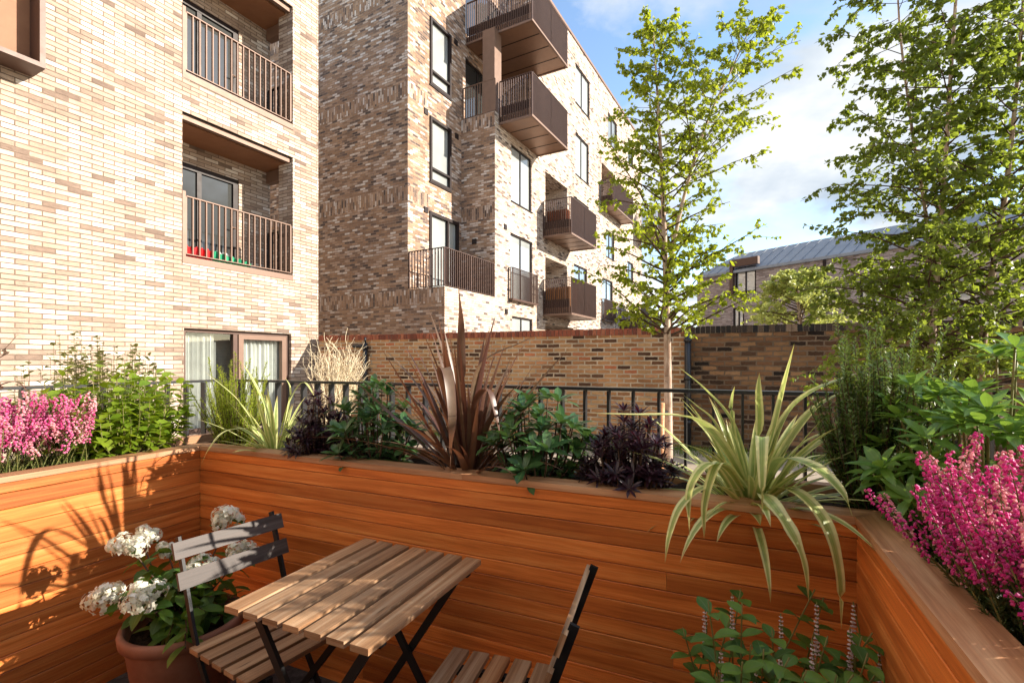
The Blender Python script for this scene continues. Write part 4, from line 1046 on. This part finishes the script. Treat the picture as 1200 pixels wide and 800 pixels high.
# bronze flax leaf tips reaching in from the left edge
t=thing('flax_plant','bronze flax at the far left edge with two leaf tips in view','plant',PP(-.3,-1.15,SOILZ)); mb=MB()
bp=PP(-.28,-1.1,SOILZ)
for q,w in ((H((-10,425,1.75),(5,410,1.8),(22,391,1.82)),.02),(H((-20,465,1.75),(0,452,1.8),(20,448,1.8),(36,462,1.8)),.022)): strap(mb,catmull([bp]+[bp+V((0,.02,.2))]+q,6),w)
for i in range(14): strap(mb,arc(bp,rnd(2.2,5.2),rnd(.8,1.4),rnd(.3,.5),rnd(.3,1.)),.022)
mb.build('foliage',M['phormium_bronze'],t,True)

# ------------------------------------------------------------------ terracotta pot with hydrangea
pc=flat(ray(222,700,2.08)); pc=flat(PP(.56,-.43,0))
pot=thing('terracotta_pot','dark terracotta pot on the patio behind the grey backed chair','pot',pc+V((0,0,.012)))
def lathe(mb,c,prof,n=40,t=.5):
    rings=[[mb.vert(c+V((math.cos(2*math.pi*k/n)*r,math.sin(2*math.pi*k/n)*r,z)),(k/n,z),t) for k in range(n)] for r,z in prof]
    for a,b in zip(rings,rings[1:]):
        for k in range(n): mb.face((a[k],a[(k+1)%n],b[(k+1)%n],b[k]))
    mb.face(rings[0][::-1]); mb.face(rings[-1])
PHT=.42
c=MB(); lathe(c,pc,[(.13,.012),(.135,.02),(.185,PHT-.05),(.188,PHT-.045),(.202,PHT-.04),(.206,PHT-.012),(.202,PHT),(.186,PHT),(.18,PHT-.02),(.172,PHT-.06)]); c.build('pot',M['terracotta'],pot,True)
c=MB(); n=14; rows=[]
cc=c.vert(pc+V((0,0,PHT-.04)))
prev=None
for r in (.06,.12,.174):
    ring=[c.vert(pc+V((math.cos(2*math.pi*k/24)*r,math.sin(2*math.pi*k/24)*r,PHT-.05+rnd(-.008,.012)))) for k in range(24)]
    for k in range(24):
        if prev is None: c.face((cc,ring[k],ring[(k+1)%24]))
        else: c.face((prev[k],ring[k],ring[(k+1)%24],prev[(k+1)%24]))
    prev=ring
c.build('soil',M['soil'],pot)
hy=thing('hydrangea','white flowering hydrangea in the terracotta pot','hydrangea',pc+V((0,0,PHT-.05)))
lf=MB(); st=MB()
base=pc+V((0,0,PHT-.05))
yy=1.98
heads=[(152,640,yy-.10,1.0),(167,633,yy+.06,.75),(127,698,yy-.16,.95),(167,700,yy-.24,1.0),(233,668,yy-.05,.95),(268,608,yy+.12,1.0),(285,650,yy+.02,.85),(196,645,yy+.08,.5)]
hp=[]
def add_leaves(pts,n,L,Wd,f0=.25):
    m=len(pts)
    for k in range(n):
        f=f0+(1-f0)*(k+rnd(.1,.9))/n; ii=min(m-2,int(f*(m-1))); c=pts[ii]+(pts[ii+1]-pts[ii])*(f*(m-1)-ii)
        d=(pts[ii+1]-pts[ii]).normalized(); x=perp(d); y=d.cross(x); an=k*2.4+rnd(-.4,.4); out=x*math.cos(an)+y*math.sin(an)
        leaf(lf,c,(out+d*.4+V((0,0,rnd(-.35,.15)))).normalized(),V((0,0,1))+rdir()*.35,L*rnd(.7,1.15),Wd*rnd(.8,1.1),rnd(.3,.9),.18,4,random.random())
for u,v,Y,sc in heads:
    tip=ray(u,v,Y); b0=base+V((rnd(-.05,.05),rnd(-.05,.05),0))
    pts=catmull([b0,(b0+tip)/2+V((tip.x-b0.x,tip.y-b0.y,0))*.12+V((0,0,.03)),tip],6); st.tube(pts,taper(pts,.004,.0025),5); hp.append((tip,sc))
    add_leaves(pts,9,.085,.052)
for i in range(34):
    az=rnd(0,6.283); r=rnd(.06,.24); tip=base+V((math.cos(az)*r,math.sin(az)*r,rnd(.02,.24)*(1.25-r/.3)+.02))
    pts=catmull([base+V((math.cos(az)*.03,math.sin(az)*.03,0)),(base+tip)/2+V((0,0,.05)),tip],5); st.tube(pts,taper(pts,.0035,.002),4); add_leaves(pts,6,.085,.05,.35)
st.build('stem',M['twig'],hy,True); lf.build('foliage',M['leaf_hyd'],hy,True)
for tip,sc in hp:
    fl=MB(); R=.053*sc
    subs=[(tip+rdir(-.35,.9)*R*rnd(.3,1.0),R*rnd(.45,.85)) for q in range(7)]
    for c0,r0 in subs:
        for k in range(34):
            d=rdir(-.5,1); p=c0+d*r0*rnd(.8,1.1); x=perp(d); y=d.cross(x); a0=rnd(0,1.6); t_=random.random(); L_=.0118*rnd(.65,1.2)
            for q in range(4):
                a=a0+q*1.5708; o=x*math.cos(a)+y*math.sin(a)
                leaf(fl,p,(o+d*rnd(.1,.5)).normalized(),d,L_,L_*.95,.35,.1,2,t_,'ovate')
    fl.build('flower_head',M['petal_white'],hy,True)

# ------------------------------------------------------------------ flowering plant in the right corner of the patio
sv=thing('catmint_plant','leafy plant with slim lilac flower spikes in the right inner corner','plant',flat(PP(2.45,-.14,0))+V((0,0,.012)))
lf=MB(); st=MB(); fl=MB()
spikes=[(826,700,1.32),(858,695,1.30),(915,718,1.25),(957,705,1.22),(1000,705,1.20),(996,735,1.15),(1030,762,1.12),(952,750,1.1),(845,760,1.1),(886,785,1.1)]
def rand_base(): return PP(rnd(2.25,2.62),rnd(-.32,-.12),.012)
def leafpairs(pts,f0,n,L,Wd):
    m=len(pts)
    for k in range(n):
        f=f0+(1-f0)*(k+.5)/n; ii=min(m-2,int(f*(m-1))); c=pts[ii]+(pts[ii+1]-pts[ii])*(f*(m-1)-ii); d=(pts[ii+1]-pts[ii]).normalized(); x=perp(d); y=d.cross(x); an=k*1.57+rnd(-.3,.3)
        for s in (0,math.pi):
            out=x*math.cos(an+s)+y*math.sin(an+s)
            leaf(lf,c,(out+d*.55+V((0,0,rnd(-.2,.1)))).normalized(),V((0,0,1))+d*.6,L*rnd(.75,1.1)*(1-.3*f),Wd*rnd(.8,1.1),rnd(.3,.8),.25,5,random.random(),'lance')
for u,v,Y in spikes:
    tip=ray(u,v,Y); b0=rand_base(); pts=catmull([b0,V((tip.x*.5+b0.x*.5,tip.y*.5+b0.y*.5,tip.z*.5)),tip-V((0,0,.14)),tip],6); st.tube(pts,taper(pts,.0032,.0015),5); leafpairs(pts[:-6],.45,4,.065,.034)
    a,b=tip-V((0,0,.13)),tip
    for k in range(13):
        c=a+(b-a)*(k/13)
        for q in range(8):
            an=q*.785+k*.4; o=V((math.cos(an),math.sin(an),.1)); blob(fl,c+o*.0058*(1-.5*k/13)*rnd(.5,1.2),.0030*(1-.35*k/13)*rnd(.6,1.2),random.random(),o,1.2)
tips=[(868,690,1.33),(855,725,1.2),(905,735,1.15),(870,775,1.05),(925,770,1.05),(980,790,1.05),(955,690,1.3),(1010,745,1.15),(800,735,1.3),(825,740,1.25),(895,760,1.08),(945,785,1.0),(838,790,1.05),(965,700,1.28),(880,755,1.1),(915,795,1.0),(1000,790,1.02),(970,745,1.15)]
tips+=[(rnd(800,1030),rnd(700,800),rnd(1.0,1.25)) for q in range(6)]
for u,v,Y in tips:
    tip=ray(u,v,Y); b0=rand_base(); pts=catmull([b0,V((tip.x*.6+b0.x*.4,tip.y*.6+b0.y*.4,tip.z*.55)),tip],7); st.tube(pts,taper(pts,.003,.0018),5); leafpairs(pts,.45,7,.082,.034)
st.build('stem',M['stem_green'],sv,True); lf.build('foliage',M['leaf_salvia'],sv,True); fl.build('flower',M['petal_lilac'],sv)

# ------------------------------------------------------------------ bare straw coloured bush
bb=flat(ray(392,423,8.6)); t=thing('bare_bush','leafless straw coloured bush beside the corner of the cream block','bush',bb); st=MB()
for i in range(60):
    az=rnd(0,6.283); d=V((math.cos(az)*rnd(.05,.35),math.sin(az)*rnd(.05,.5),1)); p1=bent(bb+V((rnd(-.12,.12),rnd(-.12,.12),0)),d,rnd(1.1,1.75),.2,8,.16); st.tube(p1,taper(p1,.009,.004),4)
    for k in range(3,9):
        for q in range(2):
            p2=bent(p1[min(8,k)],(d+rdir(-.2,.8)*1.0),rnd(.12,.4),.2,4,.3); st.tube(p2,taper(p2,.005,.003),3)
st.build('twigs',M['straw'],t)

# ------------------------------------------------------------------ trees
def tree(name,label,stems,bark,mat,nb,brange,Lr,LW,leafs,up=.5,droop=.3,seed=3,twigs=7,r_scale=1.0,low=.22,lower_short=.5,extra=(),skew=1.0,thin=0.0,cone=.72,keep=1.0):
    random.seed(seed)
    t=thing(name,label,'tree',flat(stems[0][0][0])); tr=MB(); lb=MB(); lf=MB()
    def twig_leaves(pts,n,t0):
        m=len(pts)
        for k in range(n):
            f=.12+.88*random.random(); ii=min(m-2,int(f*(m-1))); c=pts[ii]+(pts[ii+1]-pts[ii])*(f*(m-1)-ii)
            d=(rdir(-.9,.25)+(pts[ii+1]-pts[ii]).normalized()*.5+V((0,0,-.35))).normalized()
            c2=c+rdir()*rnd(.005,.022)
            tiny(lf,c2,d,rdir(),LW[0]*rnd(.65,1.15),LW[1]*rnd(.7,1.15),min(1,max(0,t0*.45+random.random()*.55)))
    def branch(p,d,L,r,nl=None):
        nl=nl or leafs
        pts=[V(p)]; c=V(p); dd=V(d).normalized(); n=9
        for i in range(n):
            f=i/n
            dd=(dd+V((rnd(-.14,.14),rnd(-.14,.14),rnd(-.10,.12)))+V((0,0,.10*up-.16*droop*f*2))).normalized(); c=c+dd*(L/n); pts.append(V(c))
        lb.tube(pts,taper(pts,r,.0015),5,cap=False); t0=random.random()
        for k in range(twigs):
            f=.22+.78*(k+random.random())/twigs; ii=min(n-1,int(f*n)); a=pts[ii]; bd=(pts[ii+1]-pts[ii]).normalized()
            td=(bd*.6+rdir(-.6,.6)*.9).normalized(); tl=L*rnd(.14,.34); tp=bent(a,td,tl,-.25*droop,4,.18); lb.tube(tp,taper(tp,.0022,.001),3,cap=False); twig_leaves(tp,nl,min(1,max(0,t0+rnd(-.3,.3))))
        twig_leaves(pts[n//2:],nl,t0)
    for pts0,r0,r1,share in stems:
        pts=catmull(pts0,6); tr.tube(pts,taper(pts,r0,r1),9); m=len(pts)
        nbr=int(nb*share)
        for i in range(nbr):
            f=low+(1-low)*((i+random.random())/nbr)**skew; ii=min(m-2,int(f*(m-1))); p=pts[ii]+(pts[ii+1]-pts[ii])*(f*(m-1)-ii); az=i*2.399+rnd(-.4,.4)
            prof=(lower_short+(1-lower_short)*min(1,(f-low)/.25))*(1-cone*max(0,(f-.35)/.65))
            L=brange*prof*rnd(.6,1.15); d=V((math.cos(az),math.sin(az),up*rnd(.5,1.5)))
            if random.random()>keep: continue
            branch(p,d,L,(r0+(r1-r0)*f)*.42,max(3,int(leafs*(1-thin*f))))
    for p,d,L,r in extra: branch(p,d,L,r)
    tr.build('trunk',M[bark],t,True); lb.build('limb',M['twig'],t,True); lf.build('crown',M[mat],t)
    print(name,len(lf.f)//2,'leaves'); return t
Y1=4.8
tb=flat(ray(783,500,Y1))
tree('birch_tree','slender young birch standing beyond the railing in front of the brick wall',
 [([tb]+H((783,480,Y1),(781,350,Y1),(777,240,Y1+.05),(771,120,Y1),(765,28,Y1)),.048,.004,1.0),
  (H((781,335,Y1),(798,245,Y1-.05),(826,150,Y1-.1),(858,80,Y1-.1),(882,26,Y1-.1)),.022,.003,.42)],
 'birch_bark','leaf_birch',104,1.0,None,(.050,.040),14,up=.42,droop=.45,seed=11,twigs=6,low=.33,lower_short=.8,skew=1.35,thin=.35,
 extra=[(ray(781,392,Y1),V((-.75,-.1,.75)),1.0,.012),(ray(781,300,Y1),V((-.55,.1,.9)),1.5,.012),(ray(783,380,Y1),V((.55,-.1,.6)),1.05,.01),(ray(786,330,Y1),V((.6,-.3,.45)),1.0,.01)])
Y2=3.4
tree('birch_tree','large leafy birch with two pale trunks at the right, dark crown over the wall',
 [([flat(ray(1086,500,Y2))]+H((1087,470,Y2),(1092,400,Y2),(1098,320,Y2),(1107,200,Y2),(1114,90,Y2),(1122,-30,Y2),(1130,-170,Y2)),  .028,.005,1.0),
  ([flat(ray(1078,500,Y2+.18))]+H((1079,450,Y2+.18),(1084,360,Y2+.18),(1087,270,Y2+.22),(1070,160,Y2+.22),(1055,40,Y2+.22),(1050,-60,Y2+.22)),  .021,.004,.75)],
 'birch_bark','leaf_birch_dark',118,.84,None,(.042,.034),15,up=.35,droop=.75,cone=.35,keep=.88,seed=21,twigs=7,low=.12,lower_short=1.0)
Y3=3.3
tree('birch_tree','leafy birch with a pinkish trunk at the right edge of the view',
 [([flat(ray(1146,500,Y3))]+H((1148,450,Y3),(1160,340,Y3),(1175,250,Y3),(1187,150,Y3),(1198,20,Y3),(1206,-140,Y3)),.028,.005,1.0)],
 'birch_bark','leaf_birch_dark',112,.84,None,(.042,.034),15,up=.35,droop=.75,cone=.35,keep=.88,seed=33,twigs=7,low=.12,lower_short=1.0)
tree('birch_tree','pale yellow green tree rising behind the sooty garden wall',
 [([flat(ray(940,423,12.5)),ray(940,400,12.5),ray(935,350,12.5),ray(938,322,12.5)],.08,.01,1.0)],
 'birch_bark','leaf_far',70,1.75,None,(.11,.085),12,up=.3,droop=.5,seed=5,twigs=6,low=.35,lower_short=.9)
random.seed(99)
# timber stake by the young birch
st=thing('tree_stake','short pale timber stake beside the slender young birch','stake',flat(ray(774,500,4.7)))
c=MB(); p=flat(ray(774,500,4.7)); c.tube([p,p+V((.01,0,EYE-(472-CV)/F*4.7))],.03,10); c.build('post',M['cedar_cap'],st,True)
c=MB(); q=p+V((.01,0,.9)); c.bar(q,flat(ray(783,500,4.8))+V((0,0,.9)),.03,.04); c.build('tie',M['black_steel'],st)

# ------------------------------------------------------------------ camera, sun, sky
cam=bpy.data.cameras.new('camera'); co=bpy.data.objects.new('camera',cam); COL.objects.link(co)
co.location=(0,0,EYE); co.rotation_euler=(math.radians(90),0,0)
cam.sensor_width=36; cam.lens=F/1200*36; cam.shift_y=23/1200; cam.clip_end=2000; cam.clip_start=.02
scn.camera=co
AZ=math.radians(96); EL=math.radians(22)          # azimuth clockwise from the view direction
sd=V((math.sin(AZ)*math.cos(EL),math.cos(AZ)*math.cos(EL),math.sin(EL)))
sun=bpy.data.lights.new('sun','SUN'); sun.energy=2.55; sun.angle=math.radians(.53); sun.color=(1,.90,.77)
so=bpy.data.objects.new('sun',sun); COL.objects.link(so); so.rotation_euler=(-sd).to_track_quat('-Z','Y').to_euler()
wd=bpy.data.worlds.new('World'); scn.world=wd; wd.use_nodes=True; nt=wd.node_tree
bg=nt.nodes['Background']; out=nt.nodes['World Output']
sky=nt.nodes.new('ShaderNodeTexSky'); sky.sky_type='NISHITA'; sky.sun_disc=False; sky.sun_elevation=EL; sky.sun_rotation=AZ
sky.air_density=1.0; sky.dust_density=.3; sky.ozone_density=1.5
nt.links.new(sky.outputs[0],bg.inputs['Color']); bg.inputs['Strength'].default_value=.09
tc=nt.nodes.new('ShaderNodeTexCoord'); sp=nt.nodes.new('ShaderNodeSeparateXYZ'); nt.links.new(tc.outputs['Generated'],sp.inputs[0])
den=math_n(nt,'ADD',math_n(nt,'MAXIMUM',sp.outputs[2],0.0),.22)
cb=nt.nodes.new('ShaderNodeCombineXYZ'); nt.links.new(math_n(nt,'DIVIDE',sp.outputs[0],den),cb.inputs[0]); nt.links.new(math_n(nt,'DIVIDE',sp.outputs[1],den),cb.inputs[1])
cl=noise(nt,mapping(nt,cb.outputs[0],(1,1,1),(16.888,15.159,0)),1.15,8,.56,.25)
mask=ramp(nt,cl,[(.43,(0,0,0)),(.54,(1,1,1))])
dens=noise(nt,mapping(nt,cb.outputs[0],(1,1,1),(8.411,5.178,0)),1.3,6,.55)
cc=ramp(nt,dens,[(.38,(.50,.60,.72)),(.5,(.78,.84,.90)),(.58,(1.05,1.03,1.0))])
bg2=nt.nodes.new('ShaderNodeBackground'); nt.links.new(cc,bg2.inputs['Color']); bg2.inputs['Strength'].default_value=.265
mx=nt.nodes.new('ShaderNodeMixShader'); nt.links.new(mask,mx.inputs[0]); nt.links.new(bg.outputs[0],mx.inputs[1]); nt.links.new(bg2.outputs[0],mx.inputs[2])
nt.links.new(mx.outputs[0],out.inputs['Surface'])
scn.view_settings.view_transform='Standard'; scn.view_settings.look='None'; scn.view_settings.exposure=2.1; scn.view_settings.gamma=1; scn.view_settings.use_curve_mapping=False
scn.render.engine='CYCLES'
scn.cycles.use_denoising=True; scn.cycles.max_bounces=8; scn.cycles.diffuse_bounces=4; scn.cycles.glossy_bounces=3; scn.cycles.transmission_bounces=4; scn.cycles.transparent_max_bounces=8
scn.cycles.sample_clamp_indirect=6; scn.cycles.caustics_reflective=False; scn.cycles.caustics_refractive=False
GROUPS={'planter':'hardwood planters around the patio','railing':'black railings behind the planters','chair':'folding chairs at the slatted table','heather':'pink heathers in the planters','tree':'trees beyond the railing','pipe':'black pipes on the brick wall','planter box':'planter boxes on the balconies'}
for o in scn.objects:
    if o.parent is None and o.get('category') in GROUPS: o['group']=GROUPS[o['category']]
